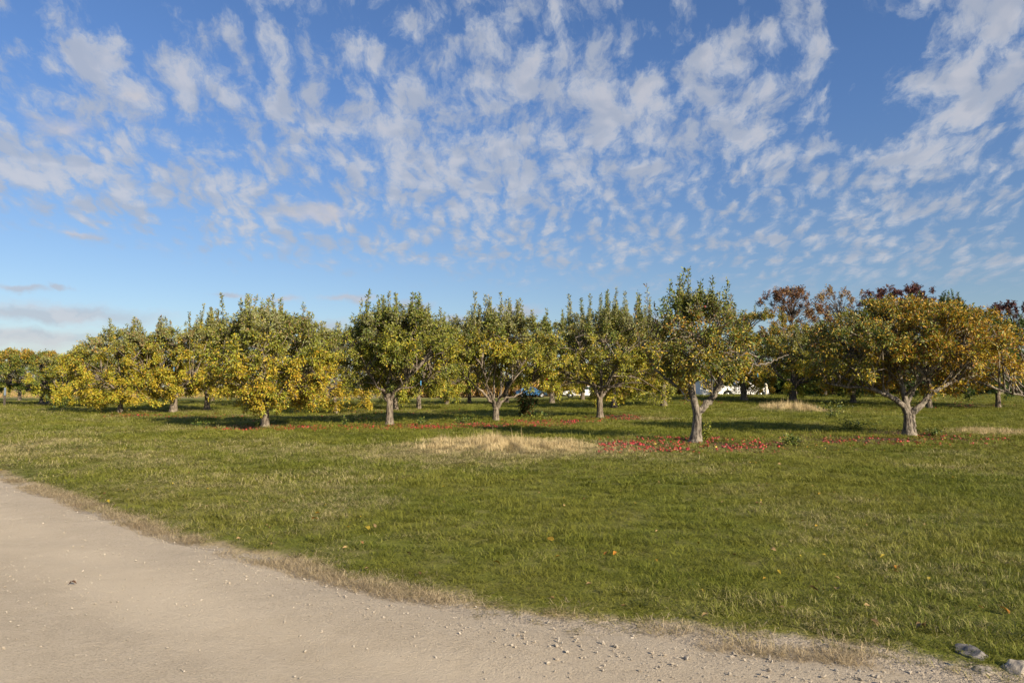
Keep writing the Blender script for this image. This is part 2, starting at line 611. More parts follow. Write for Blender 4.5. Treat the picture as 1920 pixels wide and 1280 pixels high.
gx = axis([(-2500, -300, 200), (-300, -60, 20), (-60, -14, 1.2), (-14, 7, .16), (7, 30, .5), (30, 70, 2.0), (70, 300, 20), (300, 2500, 200)])
gy = axis([(-300, -20, 40), (-20, 2, 2.0), (2, 14, .16), (14, 40, .35), (40, 80, .8), (80, 140, 4.0), (140, 400, 20), (400, 3500, 200)])
GX, GY = np.meshgrid(gx, gy)
gxf, gyf = GX.ravel(), GY.ravel()
dist = road_dist(gxf, gyf)
wob = vnoise(gxf, gyf, 1.1, 3) * .11 + vnoise(gxf, gyf, 4.0, 5) * .07
dn = dist + wob
gz = terrain(gxf, gyf) + np.where(dn > 0, .030 * sstep(0, .4, dn), 0.0)
nx, ny = len(gx), len(gy)
idx = np.arange(nx * ny).reshape(ny, nx)
gf = np.stack([idx[:-1, :-1].ravel(), idx[:-1, 1:].ravel(), idx[1:, 1:].ravel(), idx[1:, :-1].ravel()], 1)
near = sstep(60, 20, gyf)
gdry = np.maximum(patch(STRAWP, gxf, gyf), sstep(.5, .0, dn) * .95)
gdry = np.maximum(gdry, sstep(85, 100, gyf) * .55)
gdirt = patch(DIRT, gxf, gyf)
gdust = sstep(.30 + .35 * sstep(-1, 2, gxf), -.12, dn)
ground = link('ground', mesh_np('ground', np.stack([gxf, gyf, gz], 1), gf, None, True, {'dry': gdry, 'dirt': gdirt, 'dust': gdust}), M_GROUND)
tag(ground, kind='structure')

# road sheet: a strip that starts at the ragged edge and runs under the camera
sx = np.concatenate([np.arange(-66, -14, 1.0), np.arange(-14, 7, .06), np.arange(7, 36, 1.0)])
ey = np.interp(sx, EX, EY)
sl = np.interp(sx, EX, np.gradient(EY, EX))
nl = np.sqrt(1 + sl * sl)
tx, ty = sl / nl, -1 / nl            # across, towards the camera side
rag = vnoise(sx, ey, 1.1, 3) * .11 + vnoise(sx, ey, 4.0, 5) * .07 + vnoise(sx, ey, 11.0, 8) * .04
rows = np.concatenate([[0], np.array([.05, .12, .25, .4]), np.arange(.6, 6.7, .2)])
rv, rt = [], []
for r in rows:
    off = r + rag * max(0, 1 - r / .6)
    X = sx + tx * off
    Y = ey + ty * off
    Z = terrain(X, Y) - .004 + .040 * sstep(0, .35, r) + .02 * sstep(0, 2.8, r) - .01 * sstep(4, 6, r) + .006 * vnoise(X, Y, .9, 2)
    tk = np.exp(-((r - 1.15 + .12 * vnoise(sx, ey, .35, 61)) / .42) ** 2) + np.exp(-((r - 2.95 + .12 * vnoise(sx, ey, .35, 62)) / .45) ** 2)
    rt.append(tk)
    Z = Z - .018 * tk
    rv.append(np.stack([X, Y, Z], 1))
rv = np.concatenate(rv)
ri = np.arange(len(rows) * len(sx)).reshape(len(rows), len(sx))
rf = np.stack([ri[:-1, :-1].ravel(), ri[1:, :-1].ravel(), ri[1:, 1:].ravel(), ri[:-1, 1:].ravel()], 1)
road = link('road', mesh_np('road', rv, rf, None, True, {'track': np.concatenate(rt)}), M_ROAD)
tag(road, kind='structure')


# ------------------------------------------------------------------ trees
def catmull(pts, n):
    pts = np.asarray(pts, float)
    if len(pts) < 3:
        t = np.linspace(0, 1, n)[:, None]
        return pts[0] * (1 - t) + pts[-1] * t
    P = np.vstack([2 * pts[0] - pts[1], pts, 2 * pts[-1] - pts[-2]])
    out = []
    for t in np.linspace(0, len(pts) - 1 - 1e-6, n):
        i = int(t)
        u = t - i
        p0, p1, p2, p3 = P[i:i + 4]
        out.append(.5 * ((2 * p1) + (-p0 + p2) * u + (2 * p0 - 5 * p1 + 4 * p2 - p3) * u * u + (-p0 + 3 * p1 - 3 * p2 + p3) * u ** 3))
    return np.array(out)


class Tubes:
    def __init__(self):
        self.v, self.f, self.n = [], [], 0

    def add(self, pts, rad, sides=6, flute=0.0, seed=0):
        pts = np.asarray(pts, float)
        rad = np.asarray(rad, float)
        d = np.gradient(pts, axis=0)
        d /= np.linalg.norm(d, axis=1)[:, None] + 1e-9
        ref = np.array([.31, .93, .17])
        u = np.cross(d, ref)
        u /= np.linalg.norm(u, axis=1)[:, None] + 1e-9
        w = np.cross(d, u)
        a = np.linspace(0, 2 * np.pi, sides, endpoint=False)
        rr = np.ones((len(pts), sides))
        if flute:
            for k, am in ((3, .55), (5, .45), (7, .3)):
                ph = np.sin(np.arange(len(pts)) * .35 + seed + k) * .7
                rr += flute * am * np.sin(k * a[None, :] + seed * k + ph[:, None])
            rr += flute * .35 * np.sin(a[None, :] * 4 + np.arange(len(pts))[:, None] * 1.9 + seed)
        ring = pts[:, None, :] + (u[:, None, :] * np.cos(a)[None, :, None] + w[:, None, :] * np.sin(a)[None, :, None]) * (rad[:, None] * rr)[:, :, None]
        self.v.append(ring.reshape(-1, 3))
        m_ = len(pts)
        i = np.arange(m_ * sides).reshape(m_, sides) + self.n
        j = np.roll(i, -1, 1)
        self.f.append(np.stack([i[:-1].ravel(), j[:-1].ravel(), j[1:].ravel(), i[1:].ravel()], 1))
        # closed end
        self.v.append(pts[-1:] + d[-1:] * rad[-1] * .3)
        c = self.n + m_ * sides
        e = np.stack([i[-1], j[-1], np.full(sides, c), np.full(sides, c)], 1)
        self.caps = getattr(self, 'caps', [])
        self.caps.append(e[:, :3])
        self.n += m_ * sides + 1

    def batch(self, lines, rad, sides=3):
        """many thin tubes of equal point count at once"""
        lines = np.asarray(lines, float)
        M, k, _ = lines.shape
        d = unit(np.gradient(lines, axis=1))
        u = unit(np.cross(d, np.array([.31, .93, .17])))
        w = np.cross(d, u)
        a = np.linspace(0, 2 * np.pi, sides, endpoint=False)
        ring = lines[:, :, None, :] + (u[:, :, None, :] * np.cos(a)[:, None] + w[:, :, None, :] * np.sin(a)[:, None]) * np.asarray(rad)[None, :, None, None]
        self.v.append(ring.reshape(-1, 3))
        i = np.arange(M * k * sides).reshape(M, k, sides) + self.n
        j = np.roll(i, -1, 2)
        self.f.append(np.stack([i[:, :-1].ravel(), j[:, :-1].ravel(), j[:, 1:].ravel(), i[:, 1:].ravel()], 1))
        self.n += M * k * sides

    def mesh(self, name):
        v = np.concatenate(self.v)
        q = np.concatenate(self.f)
        t = np.concatenate(self.caps)
        tri = np.concatenate([q[:, [0, 1, 2]], q[:, [0, 2, 3]], t])
        return mesh_np(name, v, tri, None, True)


def unit(v):
    return v / (np.linalg.norm(v, axis=-1, keepdims=True) + 1e-9)


def leaves_mesh(name, P, D, N, L, W, C, fold=.18, curl=.12):
    """leaf blades: two facets folded along the midrib"""
    D = unit(D)
    N = N - D * (N * D).sum(1, keepdims=True)
    N = unit(N)
    S = np.cross(D, N)
    L = L[:, None]
    W = W[:, None]
    a = P
    b = P + D * L * .45 + S * W * .5 + N * W * fold
    c = P + D * L - N * L * curl
    d = P + D * L * .45 - S * W * .5 + N * W * fold
    v = np.stack([a, b, c, d], 1).reshape(-1, 3)
    n = len(P)
    i = np.arange(n)[:, None] * 4
    f = np.concatenate([i + np.array([[0, 1, 2]]), i + np.array([[0, 2, 3]])])
    return mesh_np(name, v, f, np.repeat(C, 4, 0))


GREEN = np.array([.080, .122, .020])
DEEP = np.array([.030, .058, .016])
OLIVE = np.array([.185, .192, .032])
GREYG = np.array([.25, .25, .11])
LIME = np.array([.30, .30, .030])
YELL = np.array([.43, .325, .030])
GOLD = np.array([.41, .25, .024])
ORNG = np.array([.46, .19, .02])
BRWN = np.array([.17, .085, .03])
TAN = np.array([.30, .20, .085])
RUST = np.array([.15, .075, .042])
MAROON = np.array([.080, .024, .024])
PURPL = np.array([.060, .020, .025])

# style: weights of leaf colours low in the crown, half way and at the top
STYLES = {
    'yellow': ([(YELL, 5), (LIME, 3), (GOLD, 1.5), (OLIVE, 1)], [(YELL, 4), (LIME, 3), (GOLD, 1.5), (OLIVE, 2.5)], [(YELL, 2), (OLIVE, 3), (GREYG, 3), (TAN, 2)]),
    'half': ([(YELL, 5), (GOLD, 1), (LIME, 3), (GREEN, 1.5)], [(YELL, 3.5), (LIME, 3), (OLIVE, 4), (GREEN, 1.5)], [(GREYG, 5), (OLIVE, 4), (TAN, 1), (GREEN, 1)]),
    'green': ([(GREEN, 3), (OLIVE, 4), (LIME, 3), (YELL, 3)], [(GREEN, 3), (OLIVE, 5), (LIME, 3), (YELL, 2)], [(GREYG, 4), (OLIVE, 4), (GREEN, 3)]),
    'olive': ([(YELL, 4), (LIME, 4), (OLIVE, 3), (GREEN, 1)], [(LIME, 3), (YELL, 2.2), (OLIVE, 4), (GREEN, 2)], [(GREYG, 5), (OLIVE, 3), (GREEN, 2)]),
    'mixed': ([(GOLD, 3), (YELL, 2.5), (OLIVE, 4), (GREEN, 1.5), (TAN, 1)], [(OLIVE, 5), (GREEN, 2.5), (GOLD, 2), (BRWN, 1.2), (GREYG, 1.5), (TAN, 1)], [(DEEP, 1.2), (GREEN, 2.5), (OLIVE, 4), (GREYG, 2.5), (TAN, 1.5), (BRWN, .6)]),
    'orange': ([(GOLD, 6), (YELL, 3), (ORNG, .8), (BRWN, 1), (OLIVE, 3.5)], [(GOLD, 6), (YELL, 2), (ORNG, 1), (OLIVE, 3.5), (BRWN, .8), (GREEN, 1.5)], [(OLIVE, 4), (GOLD, 3), (GREEN, 2), (TAN, 1), (YELL, 1)]),
    'dark': ([(DEEP, 2), (GREEN, 4), (OLIVE, 4), (LIME, 1)], [(GREEN, 3), (OLIVE, 4), (DEEP, 1.5), (GOLD, 1.2)], [(GREEN, 2), (OLIVE, 4), (GOLD, 2), (TAN, 1.5), (BRWN, 1)]),
    'russet': ([(RUST, 4), (BRWN, 4), (TAN, 1)], [(RUST, 4), (BRWN, 4), (TAN, 2)], [(BRWN, 3), (RUST, 4), (TAN, 2)]),
    'tan': ([(TAN, 3), (BRWN, 4), (OLIVE, 1)], [(TAN, 4), (BRWN, 4)], [(TAN, 4), (BRWN, 3)]),
    'maroon': ([(MAROON, 4), (PURPL, 4), (RUST, 1)], [(MAROON, 5), (PURPL, 3), (RUST, 1)], [(MAROON, 5), (RUST, 2), (PURPL, 2)]),
    'deep': ([(DEEP, 5), (GREEN, 3), (OLIVE, 1)], [(DEEP, 5), (GREEN, 4), (OLIVE, 1)], [(DEEP, 4), (GREEN, 4), (GREYG, 1)]),
}


def pick_colors(style, w, gen, patchv):
    """w: 0 low .. 1 top of crown; patchv shifts a whole spray towards its main colour"""
    lo, mid, hi = STYLES[style]
    n = len(w)
    out = np.zeros((n, 3))
    lvl = np.clip(w + gen.normal(0, .10, n), 0, 1)
    which = np.where(lvl < .38, 0, np.where(lvl < .72, 1, 2))
    for k, tab in enumerate((lo, mid, hi)):
        s = which == k
        if not s.any():
            continue
        ws = np.array([t[1] for t in tab], float)
        cs = np.array([t[0] for t in tab])
        cum = np.cumsum(ws / ws.sum())
        u = np.clip(patchv[s] * .50 + gen.random(s.sum()) * .50, 0, .999)
        out[s] = cs[np.searchsorted(cum, u)]
    out *= gen.uniform(.72, 1.25, (n, 1))
    out *= gen.normal(1, .06, (n, 3))
    return np.clip(out, .005, .8)


APPLES_HANG = []


def tree(name, label, cat, base, xl, xr, H, zl, style, seed, group=None, fork=None, trunk_r=.15, limbs=None, targets=95, shoots=5, per=36,
         leaf=.109, spires=16, spire_len=(.6, 1.15), ry=None, bark=None, droop=.5, sides=10, extra=(), leafmat=None, lean=(0, 0), spread=1.0,
         side_style=None, stems=1, hang=0, outer=.42, shoot_len=(.3, .62), skirt=.72, open_front=False, dens=(1.55, 1.0, 1)):
    g = np.random.default_rng(seed)
    root = thing(name, label, cat, base, 0, group)
    zt = H - (spire_len[1] * .62 if spires else .1)
    far_ = leaf >= .11
    if far_ and dens[0] > 1.3:               # small in the picture: fewer, slightly larger leaves
        dens = (1.14, .95, 1)
        leaf = leaf * 1.14
    targets = int(targets * dens[0])
    per = int(per * dens[1])
    shoots = shoots + dens[2]
    fork = fork or max(.55, .21 * H)
    ry = ry or .46 * (xr - xl)
    cx = (xl + xr) / 2
    T = Tubes()
    sk = []                                 # skeleton sample points
    r0 = trunk_r
    if limbs is None:
        limbs = []
        topx = lean[0]
        base_line = [(0, 0, -.12), (0, 0, .05), (lean[0] * .3, lean[1] * .3, fork * .5), (lean[0], lean[1], fork)]
        tr = catmull(base_line, 12)
        zz = tr[:, 2] / fork
        rad = r0 * (1 + .55 * np.exp(-np.clip(zz, 0, 2) * 7)) * (1 - .12 * np.clip(zz, 0, 1))
        T.add(tr, rad, sides + 2, .07, seed)
        k = 6 if H > 3 else 5
        a0 = g.uniform(0, 6.28)
        for i in range(k):
            a = a0 + i * 2 * math.pi / k + g.uniform(-.3, .3)
            c, s = math.cos(a), math.sin(a)
            rx = (xr - lean[0]) if c > 0 else (lean[0] - xl)
            ex, eyy = lean[0] + c * rx * .72 * spread, lean[1] + s * ry * .78 * spread
            ez = g.uniform(.42, .66) * H
            st = fork * g.uniform(.72, 1.0)
            mid = (lean[0] + (ex - lean[0]) * .45, lean[1] + (eyy - lean[1]) * .45, st + (ez - st) * g.uniform(.32, .55))
            limbs.append(([(lean[0] * .9, lean[1] * .9, st), (lean[0] + (ex - lean[0]) * .18, lean[1] + (eyy - lean[1]) * .18, st + .16 * H * .6), mid, (ex, eyy, ez)], r0 * g.uniform(.42, .62), .018))
        for i in range(2):
            limbs.append(([(lean[0], lean[1], fork * .9), (lean[0] + g.uniform(-.2, .2), g.uniform(-.2, .2), fork * 1.6), (lean[0] + g.uniform(-.5, .5), g.uniform(-.5, .5), .78 * H)], r0 * .6, .015))
        limbs_in = limbs
    else:
        limbs_in = limbs
    for pts, ra, rb in limbs_in:
        n = max(8, len(pts) * 5)
        c = catmull(pts, n)
        if ra < r0 * .95:
            c[2:] += g.normal(0, .018, (n - 2, 3))
        t = np.linspace(0, 1, n)
        rad = ra + (rb - ra) * t ** .8
        if ra >= r0 * .95:
            rad = rad * (1 + .7 * np.exp(-np.clip(c[:, 2], 0, 9) / .16))
        T.add(c, rad, sides if ra > .05 else 6, .13 if ra > .1 else .08, seed + len(sk))
        sk.append(c[n // 3:])
    SK = np.concatenate(sk)
    # sprays: points spread through the crown volume, joined to the limbs by branches
    w = g.random(targets) ** .9
    Rw = np.where(w < .36, skirt + (1 - skirt) * np.clip(w, 0, .36) / .36, np.sqrt(np.clip(1 - (np.clip(w - .36, 0, 1) / .66) ** 2.1, .02, 1)))
    a = g.uniform(0, 2 * np.pi, targets)
    rf_ = g.random(targets) ** outer
    lump = 1 + .16 * np.sin(3 * a + seed) * np.sin(5 * w * 3 + seed * 1.7) + g.normal(0, .05, targets)
    rr = Rw * rf_ * np.minimum(lump, 1.08)
    tx_ = cx + np.cos(a) * rr * (xr - xl) / 2
    ty_ = np.sin(a) * rr * ry
    tz_ = zl + .12 + w * (zt - zl - .12)
    if open_front:                           # pruned open in front so the limbs show
        mv = (ty_ < -.1 * ry) & (w < .34) & (np.abs(tx_ - .5 * cx) < .55 * (xr - xl) / 2)
        tz_ = np.where(mv, zl + (.38 + .5 * w) * (zt - zl), tz_)
    TG = np.stack([tx_, ty_, tz_], 1)
    P, D, N, L, C_w, C_p, TW = [], [], [], [], [], [], []
    tp = g.random(targets)

    def shoot(p0, d0, ln, nl, ww, pv, up, lf=leaf):
        k = 4
        t = np.linspace(0, 1, k)[:, None]
        bend = np.array([0, 0, .28 if up > .8 else -.30 * droop])
        line = p0 + d0 * ln * t + bend * ln * t * t
        if not far_ or up > .8:
            TW.append(line[::1 if up > .8 else 3])
        tt = g.random(nl) ** .8
        pp = p0 + d0 * ln * tt[:, None] + bend * ln * (tt ** 2)[:, None]
        rad = unit(g.normal(0, 1, (nl, 3)))
        dd = unit(rad + d0 * (.7 if up > .8 else .35) + np.array([0, 0, .25 if up > .8 else -.55 * droop]))
        spread_ = .06 if up > .8 else .11
        P.append(pp + rad * g.random((nl, 1)) * spread_)
        D.append(dd)
        N.append(np.array([.25, -.3, .75]) * .7 + g.normal(0, .6, (nl, 3)))
        L.append(lf * g.uniform(.65, 1.2, nl))
        C_w.append(np.full(nl, ww))
        C_p.append(np.full(nl, pv))

    for i in range(targets):
        dd = np.linalg.norm(SK - TG[i], axis=1) + np.where(SK[:, 2] > TG[i, 2] + .3, .5, 0)
        near_ = np.flatnonzero(dd < dd.min() * 1.45 + .12)
        j = int(near_[g.integers(0, len(near_))])
        s = SK[j]
        if dd[j] > .15:
            mid = (s + TG[i]) / 2 + np.array([0, 0, .10 * dd[j]]) + g.normal(0, .05, 3)
            c = catmull([s, mid, TG[i]], 6)
            T.add(c, np.linspace(min(.026, .010 + .009 * dd[j]), .006, 6) * (1 + H / 18), 4)
        outv = TG[i] - np.array([cx, 0, zl + .35 * (zt - zl)])
        outv = outv / (np.linalg.norm(outv) + 1e-6)
        for _ in range(shoots):
            hz = outv * .9 + g.normal(0, .55, 3)
            hz[2] += .45 * (w[i] - .35) * 2
            shoot(TG[i] + g.normal(0, .07, 3), unit(hz), g.uniform(*shoot_len), per, w[i], tp[i], 0)
    # upright water sprouts along the top
    if spires:
        order = np.argsort(-(TG[:, 2] + .25 * g.random(targets)))
        cand = order[:max(spires * 2, 10)]
        sel = g.choice(cand, size=min(spires, len(cand)), replace=False)
        for i in sel:
            d0 = unit(np.array([g.normal(0, .10), g.normal(0, .10), 1.0]))
            hh = g.uniform(*spire_len) if g.random() > .3 else g.uniform(spire_len[0] * .6, spire_len[0])
            hh = min(hh, max(.3, H - TG[i, 2]))
            shoot(TG[i], d0, hh, int(125 * hh * (.098 / leaf)), 1.0, g.random(), 1)
            for _ in range(2):
                shoot(TG[i] + np.array([g.normal(0, .15), g.normal(0, .15), -.15]), unit(d0 + g.normal(0, .10, 3)), hh * g.uniform(.5, .85), int(75 * hh * (.098 / leaf)), .95, g.random(), 1)
    for (ex, ez, ln, nl, pv, ww) in extra:
        s = np.array([ex, 0, ez])
        j = int(np.argmin(np.linalg.norm(SK - s, axis=1)))
        T.add(catmull([SK[j], (SK[j] + s) / 2 + np.array([0, 0, -.12]), s], 6), np.linspace(.03, .012, 6), 4)
        shoot(s, unit(np.array([g.normal(0, .12), g.normal(0, .1), 1.0])), ln, nl, ww, pv, 1)
        shoot(s, unit(np.array([g.normal(0, .3), g.normal(0, .1), 1.0])), ln * .6, nl // 2, ww, pv, 0)
    P, D, N, L = np.concatenate(P), np.concatenate(D), np.concatenate(N), np.concatenate(L)
    cw, cp = np.concatenate(C_w), np.concatenate(C_p)
    keep = P[:, 2] > .25
    P, D, N, L, cw, cp = P[keep], D[keep], N[keep], L[keep], cw[keep], cp[keep]
    C = pick_colors(style, cw, g, cp)
    if side_style:                           # another colouring on one side of the crown
        st2, x0, x1 = side_style
        C2 = pick_colors(st2, cw, g, cp)
        m2 = g.random(len(P)) < sstep(x0, x1, P[:, 0])
        C[m2] = C2[m2]
    for q in (2, 4):
        tw = [t_ for t_ in TW if len(t_) == q]
        if tw:
            T.batch(tw, np.linspace(.010, .003, q) * (1 + H / 9))
    trunk = link('trunk', T.mesh('trunk'), bark or M_BARK, root)
    crown = link('crown', leaves_mesh('crown', P, D, N, L, L * g.uniform(.38, .52, len(L)), C), leafmat or M_LEAF, root)
    for _ in range(hang):
        i = g.integers(0, targets)
        APPLES_HANG.append((root, TG[i] + unit(TG[i] - np.array([cx, 0, TG[i][2]])) * .25 + np.array([0, -.1, -.1])))
    return root


def apple_tree(label, bx, by, cl, cr, top, low, style, seed, depth=None, grow=1.30, **kw):
    b = at(bx, by) if depth is None else ground_at(bx, depth)
    s = b.y / F
    kw.setdefault('sides', 10)
    if depth is not None:
        by = 725 + (CAM_H - b.z) * F / depth
    m_ = .5 * (cl + cr)
    cl, cr = m_ + (cl - m_) * grow, m_ + (cr - m_) * grow
    return tree('apple_tree', label, 'apple tree', b, (cl - bx) * s, (cr - bx) * s, (by - top) * s, (by - low) * s, style, seed,
                group='apple trees of the orchard', **kw)


# front pair -----------------------------------------------------------------
apple_tree('gnarled front apple tree with bare crooked trunk and ivy-like suckers, beside the red apples', 1305, 830, 1205, 1420, 535, 706, 'mixed', 11, grow=1.0,
           limbs=[([(0, 0, -.1), (.0, 0, .05), (.03, 0, .4), (.05, 0, .8), (.0, .02, 1.1), (-.08, .05, 1.45), (-.14, .08, 1.75)], .165, .085),
                  ([(-.14, .08, 1.72), (-.02, .1, 2.1), (.02, .2, 2.6), (-.1, .2, 3.2), (-.3, .15, 4.1)], .07, .02),
                  ([(.05, 0, .78), (.2, -.05, 1.02), (.48, -.08, 1.3), (.66, -.1, 1.62), (.74, -.08, 2.0), (.70, -.02, 2.4), (.78, .05, 2.62)], .105, .06),
                  ([(.78, .05, 2.6), (1.05, .1, 2.62), (1.4, .15, 2.66), (1.9, .2, 2.5)], .055, .02),
                  ([(.76, .05, 2.6), (.7, .3, 3.0), (.9, .5, 3.6), (.8, .6, 4.0)], .055, .015),
                  ([(.70, 0, 2.45), (.35, -.3, 2.7), (-.1, -.6, 3.0), (-.6, -.6, 3.3)], .05, .015),
                  ([(0, .05, 1.35), (-.5, .5, 1.7), (-1.0, .8, 2.2), (-1.4, .6, 2.9)], .06, .02),
                  ([(.75, -.05, 2.1), (1.1, -.5, 2.4), (1.5, -.7, 2.8)], .05, .015),
                  ([(1.4, .15, 2.65), (1.9, .4, 2.3), (2.4, .5, 2.35), (2.9, .4, 2.55)], .035, .018),
                  ([(-.14, .08, 1.72), (.0, -.02, 1.95), (.1, -.05, 2.2)], .03, .012)],
           trunk_r=.165, targets=105, shoots=5, per=30, dens=(1, 1, 0), spires=9, spire_len=(.4, .9), bark=M_BARK_PALE, sides=12, shoot_len=(.28, .55), leaf=.095,
           extra=[(-.30, 3.75, 1.05, 95, .2, .95), (-.12, 3.9, .95, 90, .3, .95), (-.5, 3.7, .8, 50, .3, .95), (-1.32, 3.0, 1.25, 75, .98, .9), (-1.05, 3.2, .7, 40, .95, .9), (-1.6, 2.8, .9, 40, .9, .5), (-.45, 1.55, .4, 60, .1, .1), (-.3, 1.3, .35, 50, .1, .1), (.62, 2.0, .3, 40, .1, .1), (1.5, 2.0, .35, 60, .1, .1),
                  (.5, 3.6, .5, 50, .4, .9), (.9, 3.4, .5, 40, .4, .9)],
           outer=.5, hang=5, skirt=.8)
apple_tree('spreading orange and gold apple tree with thick fluted trunk at the right', 1705, 818, 1512, 1905, 566, 730, 'orange', 12, grow=1.0,
           limbs=[([(0, 0, -.1), (0, 0, .05), (-.02, 0, .35), (-.03, 0, .8), (-.08, 0, 1.15), (-.16, .05, 1.7), (-.22, .1, 2.5), (-.1, .1, 3.4)], .21, .03),
                  ([(.1, -.04, 0), (.11, -.06, .3), (.10, -.05, .7), (.08, 0, .95)], .09, .07),
                  ([(-.02, 0, .72), (-.3, -.05, 1.12), (-.75, -.1, 1.36), (-1.3, -.1, 1.58), (-1.9, .0, 1.62), (-2.6, .1, 1.75)], .115, .03),
                  ([(.04, -.02, .72), (.32, -.1, .98), (.62, -.12, 1.32), (.95, -.15, 1.56), (1.5, -.1, 1.8), (2.3, 0, 2.0)], .115, .03),
                  ([(.62, -.1, 1.3), (.68, -.1, 1.7), (.62, 0, 2.2), (.8, .1, 2.9)], .06, .02),
                  ([(.0, 0, 1.1), (.3, .1, 1.55), (.6, .3, 1.85), (1.2, .6, 2.6)], .06, .02),
                  ([(-.75, -.1, 1.36), (-.72, -.2, 1.8), (-.4, -.3, 2.1), (.0, -.5, 2.3)], .05, .02),
                  ([(-.16, .05, 1.7), (-.7, .5, 2.3), (-1.3, .8, 2.8)], .06, .02),
                  ([(-.1, .05, 1.3), (.1, -.7, 1.9), (.3, -1.4, 2.5)], .06, .02),
                  ([(2.0, -.1, 1.9), (2.5, -.3, 1.65), (3.0, -.4, 1.45), (3.6, -.4, 1.32), (4.2, -.3, 1.22)], .045, .02)],
           trunk_r=.21, targets=185, shoots=5, per=30, spires=5, spire_len=(.25, .45), bark=M_BARK_PALE, sides=16, ry=2.5, leaf=.098, side_style=('mixed', -.5, -2.2),
           outer=.40, droop=.45, shoot_len=(.28, .55), open_front=True)
# second row ------------------------------------------------------------------
apple_tree('yellow-skirted apple tree with tallest sprouts, straight trunk in fallen apples, second row', 497, 803, 412, 606, 566, 758, 'half', 21, trunk_r=.15, fork=.9, targets=135, spires=26, per=36, spire_len=(.7, 1.25), hang=3)
apple_tree('green apple tree with visible forked limbs and pale trunk, centre left of the second row', 730, 798, 658, 836, 562, 728, 'green', 22, trunk_r=.145, fork=1.15, targets=125, spires=22, per=36, spire_len=(.65, 1.15), hang=4, open_front=True)
apple_tree('apple tree with wide low V-shaped limbs behind the dry grass mound', 930, 790, 846, 1024, 568, 716, 'olive', 23, trunk_r=.15, fork=.62, targets=125, spires=24, per=36, spire_len=(.8, 1.35), hang=4, spread=1.1, open_front=True)
apple_tree('olive apple tree with many tall sprouts left of the gnarled front tree', 1125, 785, 1028, 1236, 562, 744, 'olive', 24, trunk_r=.16, fork=1.2, targets=160, spires=32, per=36, spire_len=(.9, 1.5), hang=4, open_front=True)
# third row and further -------------------------------------------------------
apple_tree('low bright yellow apple tree whose crown nearly touches the lawn', 225, 775, 150, 300, 606, 758, 'yellow', 31, trunk_r=.15, targets=165, spires=9, per=30, leaf=.12, ry=2.4, spire_len=(.6, 1.3), skirt=.95)
apple_tree('bright yellow apple tree with a short pale trunk in shadow', 325, 774, 262, 424, 598, 742, 'yellow', 32, trunk_r=.22, fork=1.2, targets=150, spires=14, per=30, leaf=.12, ry=2.2, spire_len=(.6, 1.3))
apple_tree('yellow-green apple tree with tall twin sprouts between two yellow trees', 388, 769, 340, 446, 585, 735, 'half', 33, trunk_r=.17, targets=110, spires=14, per=28, leaf=.12, spire_len=(.9, 1.6))
apple_tree('low yellow-green apple tree between the two straight trunks of the second row', 628, 776, 556, 698, 612, 762, 'half', 34, trunk_r=.15, targets=120, spires=12, per=32, leaf=.11, spire_len=(.6, 1.1), hang=3)
apple_tree('apple tree showing a slim forked trunk right of the green second-row tree', 785, 768, 742, 862, 588, 742, 'green', 35, trunk_r=.16, targets=110, spires=14, per=28, leaf=.12, spire_len=(.8, 1.4))
apple_tree('shaded apple tree filling the gap left of the V-limbed tree', 880, 757, 822, 930, 598, 730, 'half', 36, trunk_r=.17, targets=90, spires=10, per=26, leaf=.14)
apple_tree('shaded apple tree with gold side leaves in front of the parked white car', 1035, 757, 975, 1090, 588, 732, 'olive', 37, trunk_r=.2, targets=100, spires=14, per=26, leaf=.14, spire_len=(1.0, 1.7))
apple_tree('dim apple tree directly left of the gnarled front trunk', 1245, 762, 1180, 1312, 602, 728, 'mixed', 38, trunk_r=.18, targets=110, spires=8, per=28, leaf=.13, fork=1.6)
apple_tree('tan and olive apple tree whose trunk stands before the white pickup', 1395, 754, 1335, 1512, 580, 733, 'mixed', 39, trunk_r=.23, fork=1.7, targets=150, spires=12, per=30, leaf=.13, spire_len=(.6, 1.2), side_style=('orange', -3, 6))
apple_tree('dark-trunked apple tree behind the small dry grass clump', 1487, 756, 1440, 1580, 610, 735, 'olive', 40, trunk_r=.26, fork=1.3, targets=110, spires=5, per=28, leaf=.13, bark=M_BARK_DARK)
apple_tree('green apple tree behind the orange tree, one sprout standing above it', 1742, 766, 1640, 1865, 552, 735, 'deep', 41, trunk_r=.16, targets=150, spires=8, per=30, leaf=.12, extra=[(1.05, 5.3, 1.3, 80, .2, .9)])
apple_tree('dark green apple tree cut by the right edge of the picture', 1872, 764, 1800, 1965, 590, 738, 'deep', 42, trunk_r=.15, targets=120, spires=5, per=30, leaf=.12)
apple_tree('apple tree behind the yellow-skirted tree, only its tops showing', 560, 760, 505, 612, 592, 730, 'half', 43, trunk_r=.17, targets=85, spires=12, per=26, leaf=.14)
apple_tree('shaded apple tree standing between the orange tree and the pickup', 1600, 757, 1535, 1665, 600, 735, 'dark', 44, trunk_r=.18, targets=110, spires=4, per=28, leaf=.13)
apple_tree('old dark apple tree with leaning forked trunk at the left edge', 84, 760, -62, 138, 662, 728, 'dark', 45, trunk_r=.42, fork=1.3, targets=170, spires=0, per=30, leaf=.15, bark=M_BARK_DARK, ry=4.2, droop=.3, hang=6, spread=1.15)
apple_tree('green and yellow apple tree with stems hidden by suckers, left of the low yellow tree', 118, 763, 80, 226, 650, 752, 'olive', 46, trunk_r=.2, targets=150, spires=4, per=30, leaf=.13, ry=2.6)

